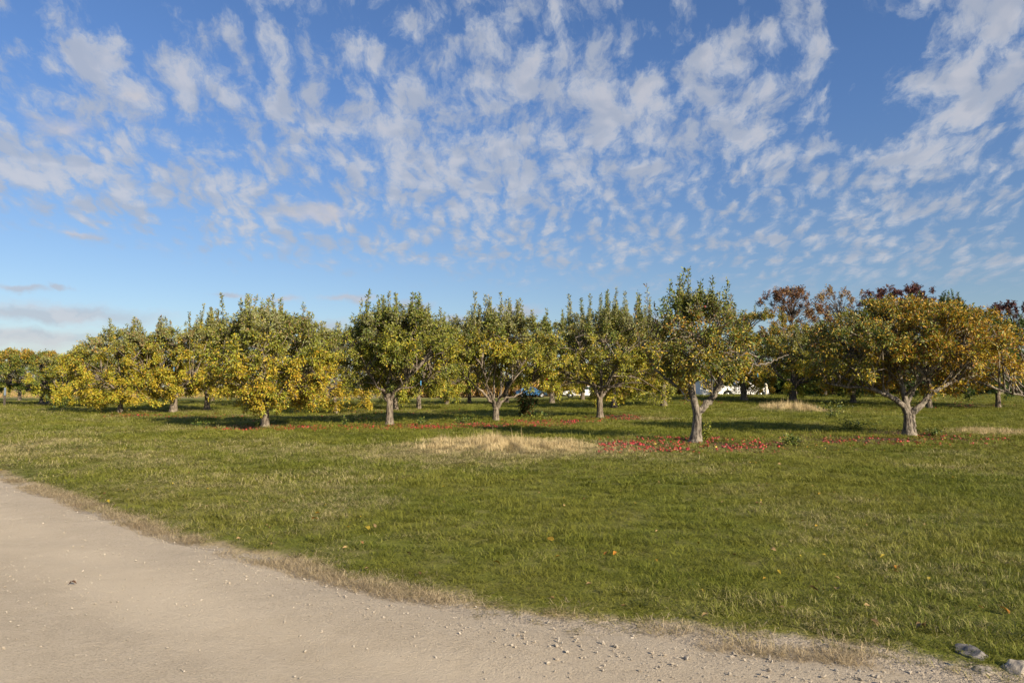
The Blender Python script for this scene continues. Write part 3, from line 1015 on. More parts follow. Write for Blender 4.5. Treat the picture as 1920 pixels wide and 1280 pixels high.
for k, (bx, dep, cl, cr, top, low, st, where) in enumerate((
        (690, 57, 634, 748, 612, 736, 'olive', 'behind the gap left of the green second-row tree'), (466, 60, 412, 528, 612, 738, 'half', 'behind the yellow-skirted tree'),
        (838, 60, 785, 895, 608, 734, 'olive', 'behind the gap left of the V-limbed tree'), (950, 62, 900, 1010, 604, 722, 'olive', 'behind the V-limbed tree'),
        (1092, 60, 1040, 1150, 600, 730, 'half', 'behind the olive tree, left side'), (1186, 62, 1130, 1240, 602, 732, 'half', 'behind the olive tree, right side'),
        (1300, 64, 1250, 1352, 604, 712, 'dark', 'behind the gnarled front tree'), (285, 66, 230, 345, 628, 738, 'half', 'between the two bright yellow trees'),
        (182, 70, 120, 240, 648, 740, 'olive', 'behind the low bright yellow tree'), (1660, 58, 1600, 1720, 600, 735, 'dark', 'behind the left half of the orange tree'),
        (560, 52, 505, 622, 606, 742, 'olive', 'right of the yellow-skirted trunk'), (742, 47, 690, 800, 606, 744, 'olive', 'hidden behind the green second-row tree'),
        (400, 72, 345, 455, 630, 738, 'half', 'between the bright yellow and the yellow-skirted trees'), (1150, 46, 1100, 1205, 600, 745, 'olive', 'hidden behind the olive tree'),
        (40, 80, -20, 100, 668, 736, 'olive', 'seen past the old dark tree at the left edge'))):
    apple_tree('shaded far-row apple tree ' + where, bx, 0, cl, cr, top, low, st, 600 + k, depth=dep, trunk_r=.18, targets=84, spires=7, per=26, leaf=.16, spire_len=(.8, 1.4))

# ------------------------------------------------------------------ background trees
def back_tree(name, label, px, depth, half, top, low, style, seed, n=120, per=34, leaf=.32, **kw):
    b = ground_at(px, depth)
    s = depth / F
    H = CAM_H + (725 - top) * s - b.z
    return tree(name, label, 'tree', b, -half * s * 1.25, half * s * 1.25, H, CAM_H + (725 - low) * s - b.z, style, seed, group='woodland trees behind the orchard', trunk_r=.28,
                targets=n, shoots=4, per=per, leaf=leaf, spires=0, dens=(1.3, 1.1, 0), bark=M_BARK_DARK, shoot_len=(.5, 1.1), droop=.1, sides=8, leafmat=M_DRYLEAF if style in ('russet', 'tan', 'maroon') else None, fork=H * .3, **kw)


back_tree('russet_oak', 'round russet-brown oak rising behind the tan orchard tree', 1488, 92, 66, 546, 668, 'russet', 51, n=105, per=22, leaf=.27)
back_tree('tan_oak', 'thin tan oak with bare twig tips between the brown and dark red crowns', 1576, 104, 56, 542, 660, 'tan', 52, n=75, per=18, leaf=.26)
back_tree('maroon_oak', 'dark red oak crown rising just behind the orange apple tree', 1694, 96, 96, 543, 680, 'maroon', 53, n=190, per=26, leaf=.28)
back_tree('maroon_oak', 'dark red oak at the right edge under the bare tree', 1908, 92, 72, 572, 700, 'maroon', 54, n=130, per=26, leaf=.28)
back_tree('evergreen_tree', 'dark green tree between the sprout and the dark red edge oak', 1812, 84, 50, 592, 690, 'deep', 55, n=120, per=26, leaf=.28)
back_tree('shade_tree', 'dark green tree standing behind the white pickup', 1420, 84, 70, 640, 715, 'deep', 56, n=110, per=26, leaf=.28)
back_tree('shade_tree', 'dark tree behind the pickup and the brown oak', 1545, 88, 70, 630, 712, 'deep', 57, n=110, per=26, leaf=.28)


def bare_tree(label, px, depth, top, half, seed):
    g = np.random.default_rng(seed)
    b = ground_at(px, depth)
    s = depth / F
    H = CAM_H + (725 - top) * s - b.z
    root = thing('bare_tree', label, 'tree', b, 0, 'woodland trees behind the orchard')
    T = Tubes()

    def grow(p, d, ln, r, lvl):
        c = [p]
        for _ in range(4):
            d = unit(d + g.normal(0, .13, 3) + np.array([0, 0, .05]))
            c.append(c[-1] + d * ln / 4)
        T.add(np.array(c), np.linspace(r, r * .62, 5), 6 if lvl < 2 else 3)
        if lvl >= 5:
            return
        for k in range(3 if lvl < 4 else 2):
            nd = unit(d + g.normal(0, .55, 3) * np.array([1.2, 1.2, .6]))
            i = 4 if k == 0 else g.integers(2, 5)
            grow(c[i], nd, ln * g.uniform(.62, .82), max(r * .60, .034), lvl + 1)
    grow(np.array([0, 0, -.1]), np.array([0, 0, 1.0]), H * .30, .30, 0)
    link('trunk', T.mesh('trunk'), M_BARK, root)


bare_tree('leafless grey tree at the right edge above the dark red oak', 1886, 108, 540, 60, 61)
bare_tree('leafless tree top rising left of the dark red oak', 1612, 112, 552, 40, 62)


# ------------------------------------------------------------------ grass
def blades(n, radius, hmin, hmax, width, gen, lean=.5, segs=2, flat=0.0):
    """grass blades: a bent strip of a quad and a tip"""
    a = gen.uniform(0, 2 * np.pi, n)
    r = radius * np.sqrt(gen.random(n))
    B = np.stack([r * np.cos(a), r * np.sin(a), np.full(n, -.006)], 1)
    h = gen.uniform(hmin, hmax, n)[:, None]
    la = a + gen.normal(0, 1.3, n)
    le = np.clip(np.abs(gen.normal(lean, .35, n)) + flat, 0, 2.2)
    d = np.stack([np.cos(la), np.sin(la), np.zeros(n)], 1)
    up = np.array([0, 0, 1.0])
    s = np.stack([-np.sin(la), np.cos(la), np.zeros(n)], 1)
    tw = gen.normal(0, .5, n)[:, None]
    s = s * np.cos(tw) + d * np.sin(tw)
    wv = (width * gen.uniform(.6, 1.3, n))[:, None]
    c1, s1 = np.cos(le * .55)[:, None], np.sin(le * .55)[:, None]
    c2, s2 = np.cos(le * 1.25)[:, None], np.sin(le * 1.25)[:, None]
    M = B + (up * c1 + d * s1) * h * .55
    Tp = M + (up * np.maximum(c2, -.15) + d * s2) * h * .5
    v = np.stack([B - s * wv * .5, B + s * wv * .5, M - s * wv * .42, M + s * wv * .42, Tp], 1).reshape(-1, 3)
    i = np.arange(n)[:, None] * 5
    f = np.concatenate([i + np.array([[0, 1, 3]]), i + np.array([[0, 3, 2]]), i + np.array([[2, 3, 4]])])
    col = np.zeros((n, 5, 3))
    col[:, :, 0] = gen.random(n)[:, None]
    col[:, :, 1] = np.array([0, 0, .55, .55, 1.0])[None, :]
    return v, f, col.reshape(-1, 3)


def source(name, me, m):
    me.materials.append(m)
    return bpy.data.objects.new(name, me)


def scatter(name, P, rot, scl, var, sources, attrs, label=None, cat=None):
    """one object whose geometry nodes set a small mesh on every point"""
    me = bpy.data.meshes.new(name)
    me.vertices.add(len(P))
    me.vertices.foreach_set('co', np.asarray(P, np.float32).ravel())
    a = me.attributes.new('rot', 'FLOAT_VECTOR', 'POINT')
    a.data.foreach_set('vector', np.asarray(rot, np.float32).ravel())
    a = me.attributes.new('scl', 'FLOAT_VECTOR', 'POINT')
    a.data.foreach_set('vector', np.asarray(scl, np.float32).ravel())
    a = me.attributes.new('var', 'INT', 'POINT')
    a.data.foreach_set('value', np.asarray(var, np.int32))
    for k, v in attrs.items():
        a = me.attributes.new(k, 'FLOAT', 'POINT')
        a.data.foreach_set('value', np.asarray(v, np.float32))
    o = link(name, me)
    tag(o, label, cat, kind='stuff')
    ng = bpy.data.node_groups.new(name, 'GeometryNodeTree')
    ng.interface.new_socket('Geometry', in_out='INPUT', socket_type='NodeSocketGeometry')
    ng.interface.new_socket('Geometry', in_out='OUTPUT', socket_type='NodeSocketGeometry')
    N, K = ng.nodes, ng.links
    gi, go = N.new('NodeGroupInput'), N.new('NodeGroupOutput')
    inst = N.new('GeometryNodeInstanceOnPoints')
    join = N.new('GeometryNodeJoinGeometry')
    for s in reversed(sources):
        oi = N.new('GeometryNodeObjectInfo')
        oi.inputs['Object'].default_value = s
        oi.inputs['As Instance'].default_value = True
        K.new(oi.outputs['Geometry'], join.inputs[0])
    m2p = N.new('GeometryNodeMeshToPoints')
    K.new(gi.outputs[0], m2p.inputs[0])
    K.new(m2p.outputs[0], inst.inputs['Points'])
    K.new(join.outputs[0], inst.inputs['Instance'])
    inst.inputs['Pick Instance'].default_value = True

    def na(nm, typ):
        n_ = N.new('GeometryNodeInputNamedAttribute')
        n_.data_type = typ
        n_.inputs[0].default_value = nm
        return n_.outputs[0]
    K.new(na('var', 'INT'), inst.inputs['Instance Index'])
    e2r = N.new('FunctionNodeEulerToRotation')
    K.new(na('rot', 'FLOAT_VECTOR'), e2r.inputs[0])
    K.new(e2r.outputs[0], inst.inputs['Rotation'])
    K.new(na('scl', 'FLOAT_VECTOR'), inst.inputs['Scale'])
    K.new(inst.outputs[0], go.inputs[0])
    md = o.modifiers.new('scatter', 'NODES')
    md.node_group = ng
    return o


gg = np.random.default_rng(99)
tufts = []
for k, (n, rad, h0, h1, wd, le, fl) in enumerate(((50, .10, .035, .080, .0042, 1.0, .45), (46, .10, .04, .10, .0042, 1.15, .55), (30, .085, .05, .12, .0045, .8, .3),
                                                  (70, .16, .035, .075, .006, .8, .3), (26, .10, .03, .10, .0035, 1.3, .5))):
    v, f, c = blades(n, rad, h0, h1, wd, gg, le, flat=fl)
    tufts.append(source('grass_tuft', mesh_np('grass_tuft', v, f, c), M_GRASS))


def in_view(x, y, margin=1.12):
    return np.abs(x) < (y * .75 + .6) * margin + 1.8


PP, RT, SCV, VR, DR = [], [], [], [], []
for (y0, y1, dens, sc_, vars_) in ((3.2, 6.5, 250, .90, (0, 1, 4, 1, 4, 2)), (6.5, 11, 140, 1.08, (0, 1, 4, 0, 4, 2)), (11, 18, 62, 1.4, (0, 1, 3, 2)), (18, 30, 20, 1.9, (3, 3, 2)), (30, 50, 8, 2.4, (3, 3, 2)), (50, 74, 4.0, 3.0, (3, 3, 2))):
    xm = (y1 * .75 + .6) * 1.12 + 1.8
    n = int((y1 - y0) * 2 * xm * dens)
    x = gg.uniform(-xm, xm, n)
    y = gg.uniform(y0, y1, n)
    rd = road_dist(x, y) + vnoise(x, y, 1.1, 3) * .11 + vnoise(x, y, 4.0, 5) * .07
    dirt = patch(DIRT, x, y)
    straw = patch(STRAWP, x, y)
    p = sstep(-.10, .45, rd)
    p = np.where((rd < .02) & (rd > -.45), np.maximum(p, .06 * (vnoise(x, y, 2.5, 9) > .2)), p)
    p *= 1 - .80 * np.clip(dirt * 1.2 + .5 * vnoise(x, y, 1.4, 4) * (dirt > .2), 0, 1)
    p *= .82 + .18 * vnoise(x, y, 1.2, 6)
    keep = (gg.random(n) < p) & in_view(x, y)
    x, y, rd, straw = x[keep], y[keep], rd[keep], straw[keep]
    m_ = len(x)
    PP.append(np.stack([x, y, terrain(x, y) + .035 * sstep(0, .5, rd)], 1))
    RT.append(np.stack([gg.normal(0, .12, m_), gg.normal(0, .12, m_), gg.uniform(0, 6.28, m_)], 1))
    # longer, rougher growth towards the near right and in clumps
    lush = .72 + .28 * vnoise(x, y, .8, 12) + .30 * vnoise(x, y, 2.3, 13) + .25 * sstep(-1, 5, x) * sstep(12, 5, y)
    edge_short = .55 + .45 * sstep(.05, .9, rd)
    s = sc_ * gg.uniform(.8, 1.25, m_)
    SCV.append(np.stack([s, s, s * lush * edge_short], 1))
    VR.append(gg.choice(vars_, m_))
    dv = .07 + .75 * sstep(.34, .0, rd) + straw * .8 + .24 * vnoise(x, y, .45, 21) + .14 * vnoise(x, y, 1.6, 22) + .17 * sstep(0, -8, x)
    dv -= .12 * sstep(0, 6, x) * sstep(16, 6, y)
    dv -= .14 * sstep(17, 22, y)
    DR.append(dv)
scatter('lawn_grass', np.concatenate(PP), np.concatenate(RT), np.concatenate(SCV), np.concatenate(VR), tufts, {'dry': np.concatenate(DR)},
        'mown green and straw-coloured lawn grass between the track and the orchard', 'grass')
print('grass tufts', sum(len(p) for p in PP))

# straw litter lying along the track's edge
v, f, c = blades(14, .10, .05, .12, .003, gg, 1.45, flat=.5)
straw_src = [source('straw_wisp', mesh_np('straw_wisp', v, f, c), M_LITTER)]
n = 8000
x = gg.uniform(-12, 4.5, n)
e = np.interp(x, EX, EY)
off = np.abs(gg.normal(0, .17, n)) - .11
y = e + off * np.sqrt(1 + np.interp(x, EX, np.gradient(EY, EX)) ** 2)
k = (vnoise(x, y, 1.3, 31) + .7 * vnoise(x, y, 3.5, 32) > -.25 + .35 * sstep(-1, 2, x)) & in_view(x, y)
k &= (off > -.02) | (gg.random(n) < .35)
x, y, off = x[k], y[k], off[k]
m_ = len(x)
scatter('straw_litter', np.stack([x, y, terrain(x, y) + .012 + .03 * sstep(0, .5, off)], 1), np.stack([gg.normal(0, .1, m_), gg.normal(0, .1, m_), gg.uniform(0, 6.28, m_)], 1),
        np.repeat(gg.uniform(.5, 1.0, m_)[:, None], 3, 1), np.zeros(m_), straw_src, {}, 'dry brown straw and dead grass along the edge of the gravel track', 'straw')


# tall dry grass clumps
def dry_clump(label, px, py, rx_px, y_near, y_far, hmax, n, seed, width=.007):
    g = np.random.default_rng(seed)
    a, b = at(px, y_near), at(px, y_far)
    cy_, ry_ = (a.y + b.y) / 2, (b.y - a.y) / 2
    cx_ = (px - 960) / F * cy_
    rx_ = rx_px / F * cy_
    base = Vector((cx_, cy_, float(terrain(cx_, cy_))))
    u = g.uniform(0, 2 * np.pi, n)
    r = np.sqrt(g.random(n))
    v, f, c = blades(n, 1.0, .6, 1.0, width, g, .45)
    v = v.reshape(n, 5, 3)
    v = v - v[:, 0:1, :] * np.array([1, 1, 0])
    X, Y = r * np.cos(u) * rx_, r * np.sin(u) * ry_
    lumpy = 1 + .35 * vnoise(X, Y, 1.1, seed) + .4 * vnoise(X, Y, 3.0, seed + 1)
    keepp = g.random(n) < np.clip(2.6 * (1.05 - r + .25 * vnoise(X, Y, 1.7, seed + 2)), 0, 1)
    hh = hmax * (.20 + .80 * np.clip(1 - np.sqrt((np.cos(u) * r + .18) ** 2 + (np.sin(u) * r) ** 2), 0, 1) ** .8) * lumpy * g.uniform(.55, 1.0, n)
    tall = g.random(n) < .012
    hh = np.where(tall, hh * 1.7, hh)
    v[:, :, :2] = v[:, :, :2] * np.where(tall, .45, .9)[:, None, None] * np.clip(hh / hmax * 1.2, .4, 1.2)[:, None, None] * .42 + 0
    # keep blade width after shrinking
    v[:, :, 2] *= hh[:, None]
    s_ = np.stack([np.cos(u * 7), np.sin(u * 7)], 1)
    for j, sg, wd in ((0, -.5, 1), (1, .5, 1), (2, -.42, 1), (3, .42, 1)):
        mid = (v[:, 0, :2] + v[:, 1, :2]) / 2 if j < 2 else None
    v[:, 1, :2] = v[:, 0, :2] + s_ * width
    v[:, 3, :2] = v[:, 2, :2] + s_ * width * .85
    gzv = terrain(X + cx_, Y + cy_) - base.z
    v += np.stack([X, Y, gzv], 1)[:, None, :]
    v = v[keepp]
    c = c.reshape(n, 5, 3)[keepp].reshape(-1, 3)
    m_ = len(v)
    i = np.arange(m_)[:, None] * 5
    f = np.concatenate([i + np.array([[0, 1, 3]]), i + np.array([[0, 3, 2]]), i + np.array([[2, 3, 4]])])
    o = link('dry_grass_clump', mesh_np('dry_grass_clump', v.reshape(-1, 3), f, c), M_STRAW, None, base)
    tag(o, label, 'dry grass', 'tall dry grass left standing in the lawn', 'stuff')
    return o


dry_clump('long low mound of pale dry grass in front of the V-limbed tree', 955, 840, 200, 854, 822, .46, 22000, 71, .010)
dry_clump('small tuft of golden dry grass right of the pickup', 1487, 768, 56, 776, 758, .85, 6000, 72, .014)
dry_clump('strip of golden dry grass at the right edge beside the fallen apples', 1865, 815, 95, 825, 803, .34, 8000, 73, .010)
dry_clump('thin dry strip of grass behind the gnarled front trunk', 1310, 786, 150, 790, 782, .12, 4000, 74, .009)

# ------------------------------------------------------------------ leafy weeds and suckers
def weed(label, px, py, wpx, hpx, seed, n=160, leaf=.07, cols=(GREEN, DEEP, OLIVE)):
    g = np.random.default_rng(seed)
    b = at(px, py)
    s = b.y / F
    W, H = wpx * s / 2, hpx * s
    root = thing('weed', label, 'weed', b, 0, 'leafy weeds and suckers at the trees')
    T = Tubes()
    P, D, N = [], [], []
    k = 9
    for i in range(k):
        e = np.array([g.normal(0, W * .6), g.normal(0, W * .5), H * g.uniform(.5, 1.0)])
        c = catmull([np.array([g.normal(0, .04), g.normal(0, .04), -.02]), e * .5 + np.array([0, 0, .05]), e], 6)
        T.add(c, np.linspace(.006, .003, 6), 3)
        m_ = n // k
        t = g.random(m_) ** .8
        pp = c[np.clip((t * 5).astype(int), 0, 5)]
        rd = unit(g.normal(0, 1, (m_, 3)))
        P.append(pp + rd * g.random((m_, 1)) * W * .35)
        D.append(rd + np.array([0, 0, .1]))
        N.append(np.array([.2, -.2, .8]) + g.normal(0, .5, (m_, 3)))
    P, D, N = np.concatenate(P), np.concatenate(D), np.concatenate(N)
    P[:, 2] = np.maximum(P[:, 2], .02)
    L = leaf * g.uniform(.6, 1.3, len(P))
    C = np.array(cols)[g.integers(0, len(cols), len(P))] * g.uniform(.8, 1.35, (len(P), 1))
    link('stem', T.mesh('stem'), M_BARK_DARK, root)
    link('foliage', leaves_mesh('foliage', P, D, N, L, L * .62, C), M_LEAF, root)
    return root


weed('green leafy suckers climbing the right side of the gnarled trunk', 1323, 829, 20, 46, 81, 420, .06, (GREEN, OLIVE, LIME))
weed('low green weed clump right of the apples under the gnarled tree', 1483, 838, 62, 18, 82, 420, .07)
weed('dark green weeds in the shade left of the orange tree', 1600, 806, 90, 18, 83, 520, .07)
weed('upright weed between the two straight second-row trunks', 646, 800, 12, 22, 84, 150, .08)
weed('leafy weeds right of the fluted trunk', 1752, 818, 34, 16, 85, 260, .07)
weed('weeds left of the trunk with yellow skirt', 484, 803, 14, 12, 86, 110, .07)
weed('weeds behind the long dry grass mound, near the V-limbed trunk', 1010, 789, 60, 14, 87, 300, .08, (GREEN, LIME, OLIVE))
weed('green weeds left of the V-limbed trunk', 868, 794, 44, 12, 88, 240, .08)
weed('small green weeds right of the pale trunk in the second row', 790, 798, 40, 12, 89, 220, .08)
weed('bushy suckers at the foot of the tree by the left edge', 112, 766, 44, 34, 90, 700, .13, (DEEP, GREEN, OLIVE))
weed('shaggy low branch of brown-green leaves on the ground by the V-limbed tree', 985, 783, 62, 62, 91, 2200, .11, (DEEP, GREEN, BRWN))
weed('tall green plant beside the small golden dry grass tuft', 1562, 786, 46, 44, 92, 420, .09)
weed('green weed patch left of the first fallen apples', 372, 803, 50, 10, 93, 220, .08)


# ------------------------------------------------------------------ fallen apples
def apple_mesh(n=9, prof=((0, -.62), (.30, -.86), (.66, -.62), (.92, -.10), (.98, .28), (.80, .68), (.45, .86), (.16, .74), (0, .58))):
    v, f = [], []
    v.append((0, 0, prof[0][1]))
    for r, z in prof[1:-1]:
        for k in range(n):
            a = 2 * math.pi * k / n
            w = 1 + .03 * math.sin(5 * a)
            v.append((r * w * math.cos(a), r * w * math.sin(a), z))
    v.append((0, 0, prof[-1][1]))
    for k in range(n):
        f.append((0, 1 + (k + 1) % n, 1 + k))
    for j in range(len(prof) - 3):
        for k in range(n):
            a, b = 1 + j * n + k, 1 + j * n + (k + 1) % n
            f.append((a, b, b + n))
            f.append((a, b + n, a + n))
    L_ = len(v) - 1
    o = 1 + (len(prof) - 3) * n
    for k in range(n):
        f.append((o + k, o + (k + 1) % n, L_))
    return np.array(v) * .04, np.array(f)


av, af = apple_mesh()
ME_APPLE = mesh_np('fallen_apple', av, af, None, True)
ME_APPLE.materials.append(M_APPLE)
ME_APPLE_Y = mesh_np('fallen_apple_yellow', av, af, None, True)
ME_APPLE_Y.materials.append(M_APPLE_Y)
ga = np.random.default_rng(5)


def px_points(n, x0, x1, y0, y1, cl=3.0):
    """n ground spots strewn in clusters over a photo rectangle's patch of ground"""
    out = []
    cents = [(ga.uniform(x0, x1), ga.uniform(y0, y1)) for _ in range(max(3, n // 9))]
    while len(out) < n:
        if ga.random() < .65:
            c = cents[ga.integers(0, len(cents))]
            q = (c[0] + ga.normal(0, 16), c[1] + ga.normal(0, 2.2))
        else:
            q = (ga.uniform(x0, x1), ga.uniform(y0, y1))
        if x0 - 6 <= q[0] <= x1 + 6 and y0 - 2 <= q[1] <= y1 + 2:
            out.append(at(*q))
    return out


for (n, x0, x1, y0, y1, lab, grp, yfrac) in (
        (145, 1120, 1292, 822, 850, 'red fallen apple on the grass left of the gnarled front trunk', 'apples fallen left of the gnarled front trunk', .0),
        (88, 1310, 1470, 820, 852, 'red fallen apple on the grass right of the gnarled front trunk', 'apples fallen right of the gnarled front trunk', .0),
        (22, 1545, 1690, 820, 836, 'red fallen apple on bare earth left of the fluted trunk', 'apples fallen left of the fluted trunk', .0),
        (38, 1708, 1880, 816, 837, 'red fallen apple on bare earth right of the fluted trunk', 'apples fallen right of the fluted trunk', .0)):
    for v in px_points(n, x0, x1, y0, y1):
        o = link('fallen_apple', ME_APPLE)
        s = ga.uniform(.85, 1.15)
        o.scale = (s, s, s)
        o.location = (v.x, v.y, v.z + .03 * s + ga.uniform(-.012, .016))
        o.rotation_euler = (ga.normal(0, .8), ga.normal(0, .8), ga.uniform(0, 6.28))
        tag(o, lab, 'apple', grp)
for (px, py, lab) in ((1342, 842, 'single yellow apple among the red ones right of the gnarled trunk'), (1771, 825, 'yellow apple touching red apples right of the fluted trunk'),
                      (1228, 836, 'pale yellow apple among the red ones left of the gnarled trunk')):
    v = at(px, py)
    o = link('fallen_apple', ME_APPLE_Y, loc=(v.x, v.y, v.z + .05))
    tag(o, lab, 'apple')
# the many further ones, too small to pick apart
PV = []
lv_, lf_ = apple_mesh(6, ((0, -.75), (.62, -.66), (.98, .1), (.66, .80), (0, .60)))
for n, x0, x1, y0, y1 in ((170, 1120, 1300, 822, 850), (110, 1310, 1470, 820, 850), (60, 1540, 1700, 818, 838), (70, 1700, 1900, 814, 836), (330, 375, 600, 799, 808), (230, 600, 730, 797, 806), (250, 730, 850, 795, 805), (190, 840, 930, 795, 803), (300, 940, 1085, 789, 800), (70, 1070, 1130, 783, 792),
                          (90, 1135, 1200, 779, 787), (110, 185, 310, 776, 783), (120, 310, 470, 778, 786), (70, 470, 720, 783, 790), (60, 1760, 1830, 759, 766), (50, 1570, 1680, 764, 770),
                          (90, 640, 900, 768, 776), (60, 1280, 1370, 752, 757), (50, 1700, 1900, 754, 760)):
    PV += px_points(n, x0, x1, y0, y1)
vs, fs = [], []
for k, p in enumerate(PV):
    th = ga.uniform(0, 6.28)
    vs.append(lv_ * ga.uniform(.8, 1.2) + np.array([p.x, p.y, p.z + ga.uniform(.015, .05)]))
    fs.append(lf_ + k * len(lv_))
tag(link('fallen_apples', mesh_np('fallen_apples', np.concatenate(vs), np.concatenate(fs), None, True), M_APPLE),
    'bands of red apples fallen in lines under the rear orchard rows', 'apples', None, 'stuff')
for root, p in APPLES_HANG:
    link('apple', ME_APPLE, None, root, tuple(p))


# ------------------------------------------------------------------ fallen leaves
def leaf_bits(n, x, y, z, g, L, cols, name, flat=.35):
    D = np.stack([g.normal(0, 1, n), g.normal(0, 1, n), g.normal(0, .25, n)], 1)
    N = np.stack([g.normal(0, flat, n), g.normal(0, flat, n), np.ones(n)], 1)
    C = np.array(cols)[g.integers(0, len(cols), n)] * g.uniform(.7, 1.2, (n, 1))
    return leaves_mesh(name, np.stack([x, y, z], 1), D, N, L * g.uniform(.7, 1.2, n), L * g.uniform(.45, .65, n), C, .25, .15)


def big_leaf(size, col, seed):
    """one curled leaf: rows across the midrib, toothed outline"""
    g = np.random.default_rng(seed)
    t = np.linspace(0, 1, 8)
    half = .30 * np.sin(np.pi * t ** .85) ** .8 * (1 + g.normal(0, .10, 8))
    z = .22 * np.sin(np.pi * t * g.uniform(.8, 1.3)) * g.uniform(.3, 1.0) + g.normal(0, .015, 8)
    cup = g.uniform(.25, .6)
    v = []
    for k in range(8):
        for e in (-1, -.5, 0, .5, 1):
            v.append((t[k] - .5, e * half[k], z[k] + cup * abs(e) * half[k] + g.normal(0, .012)))
    f = [(k * 5 + j, k * 5 + j + 1, k * 5 + j + 6, k * 5 + j + 5) for k in range(7) for j in range(4)]
    v = np.array(v) * size
    c = np.clip(col * (1 + g.normal(0, .12, (len(v), 1))), .01, .8)
    return mesh_np('fallen_leaf', v, f, c, True)


gl = np.random.default_rng(17)
xs, ys = [], []
for n, x0, x1, y0, y1 in ((420, -60, 460, 770, 850), (500, 1290, 1920, 800, 850), (300, 950, 1320, 786, 850), (700, 150, 1100, 760, 800), (500, 1150, 1900, 745, 800), (160, 0, 1920, 850, 960), (60, 300, 1920, 960, 1200)):
    for _ in range(n):
        v = at(gl.uniform(x0, x1), gl.uniform(y0, y1))
        if road_dist(v.x, v.y) > .15:
            xs.append(v.x)
            ys.append(v.y)
xs, ys = np.array(xs), np.array(ys)
me = leaf_bits(len(xs), xs, ys, terrain(xs, ys) + .055 + gl.uniform(0, .03, len(xs)), gl, .055, [YELL * .8, GOLD * .7, TAN, TAN, BRWN, TAN * 1.3], 'fallen_leaves')
tag(link('fallen_leaves', me, M_DRYLEAF), 'small yellow and tan leaves strewn over the lawn', 'leaves', None, 'stuff')
xs, ys = [], []
for cx_, cy_, rx_, ry_, am in DIRT:
    n = int(min(900, 60 * rx_ * ry_ + 120) * am)
    xs.append(cx_ + gl.normal(0, .75, n) * rx_)
    ys.append(cy_ + gl.normal(0, .75, n) * ry_)
xs, ys = np.concatenate(xs), np.concatenate(ys)
me = leaf_bits(len(xs), xs, ys, terrain(xs, ys) + .045 + gl.uniform(0, .03, len(xs)), gl, .075, [BRWN, RUST, TAN * .8, MAROON, BRWN * .7, GOLD * .6], 'leaf_litter')
tag(link('leaf_litter', me, M_DRYLEAF), 'brown and rust leaf litter lying under the orchard rows', 'leaf litter', None, 'stuff')
for k, (px, py, c, lab, size) in enumerate((
        (688, 1000, YELL, 'pale yellow curled leaf lying on the grass left of centre', .11), (702, 996, TAN, 'tan leaf touching the pale yellow curled leaf', .08), (136, 1105, RUST, 'dark brown leaf alone on the gravel track', .07),
        (652, 961, TAN * 1.6, 'whitish leaf on the grass above the yellow curled leaf', .07), (1032, 1022, GOLD, 'tan-orange leaf standing up in the middle of the grass', .11), (931, 1069, GOLD, 'tan leaf in the grass above the track edge', .09),
        (1137, 1050, ORNG * 1.3, 'left leaf of the bright orange pair in the grass', .08), (1154, 1050, ORNG * 1.5, 'right leaf of the bright orange pair in the grass', .09), (1450, 1042, TAN * 1.5, 'pale pinkish leaf on the grass right of centre', .08),
        (1526, 1118, TAN, 'left of two tan leaves above the stony verge', .09), (1570, 1118, TAN, 'right of two tan leaves above the stony verge', .09), (1683, 1077, ORNG * 1.6, 'orange-red leaf in the dark grass at the right', .09),
        (1727, 1193, TAN, 'tan leaf beside the grey fieldstone', .10), (1640, 1185, TAN, 'broad tan leaf at the grass edge left of the fieldstone', .09), (1417, 873, GOLD * 1.2, 'orange-pink leaf below the fallen apples', .09), (1422, 868, TAN * 1.4, 'pink-tan leaf just above the orange-pink leaf', .09),
        (595, 972, GOLD, 'gold leaf in the grass left of the whitish leaf', .08), (590, 982, ORNG, 'orange leaf under the gold leaf', .09), (201, 949, YELL, 'yellow leaf at the grass edge of the track', .09), (1885, 1160, ORNG, 'orange leaf in the grass above the pale rock', .09))):
    v = at(px, py)
    g1 = np.random.default_rng(300 + k)
    hgt = .05 if road_dist(v.x, v.y) < 0 else .06
    me = big_leaf(size * .85, np.asarray(c) * .62, 300 + k)
    o = tag(link('fallen_leaf', me, M_DRYLEAF, None, (v.x, v.y, v.z + hgt)), lab, 'leaf', 'single leaves lying in the foreground')
    o.rotation_euler = (g1.normal(0, .35), g1.normal(0, .35), g1.uniform(0, 6.28))


# ------------------------------------------------------------------ stones
def rock_mesh(name, seed, sx_, sy_, sz_, sub=3, rough=.18):
    bm = bmesh.new()
    bmesh.ops.create_icosphere(bm, subdivisions=sub, radius=1.0)
    r = random.Random(seed)
    planes = [(Vector((r.gauss(0, 1), r.gauss(0, 1), r.gauss(.2, .8))).normalized(), r.uniform(.55, .85)) for _ in range(9)]
    for v in bm.verts:
        p = v.co.copy()
        for nrm, d in planes:
            k = p.dot(nrm) - d
            if k > 0:
                p -= nrm * k * .92
        p *= 1 + rough * .35 * math.sin(p.x * 7 + seed) * math.sin(p.y * 6 - seed) * math.cos(p.z * 5)
        v.co = (p.x * sx_, p.y * sy_, p.z * sz_)
    me = bpy.data.meshes.new(name)
    bm.to_mesh(me)
    bm.free()
    return me


def stone(label, px, py, wpx, mat_, seed, flat=.5, deep=.7, rz=.3, sink=.25, name='rock'):
    v = at(px, py)
    w = wpx / F * math.hypot(v.x, v.y) / 2 / .85
    o = link(name, rock_mesh(name, seed, w, w * deep, w * flat, 4, .35), mat_, None, (v.x, v.y, v.z + w * flat * (1 - sink) * .5))
    o.rotation_euler = (.1, -.12, rz)
    tag(o, label, 'rock')
    return o


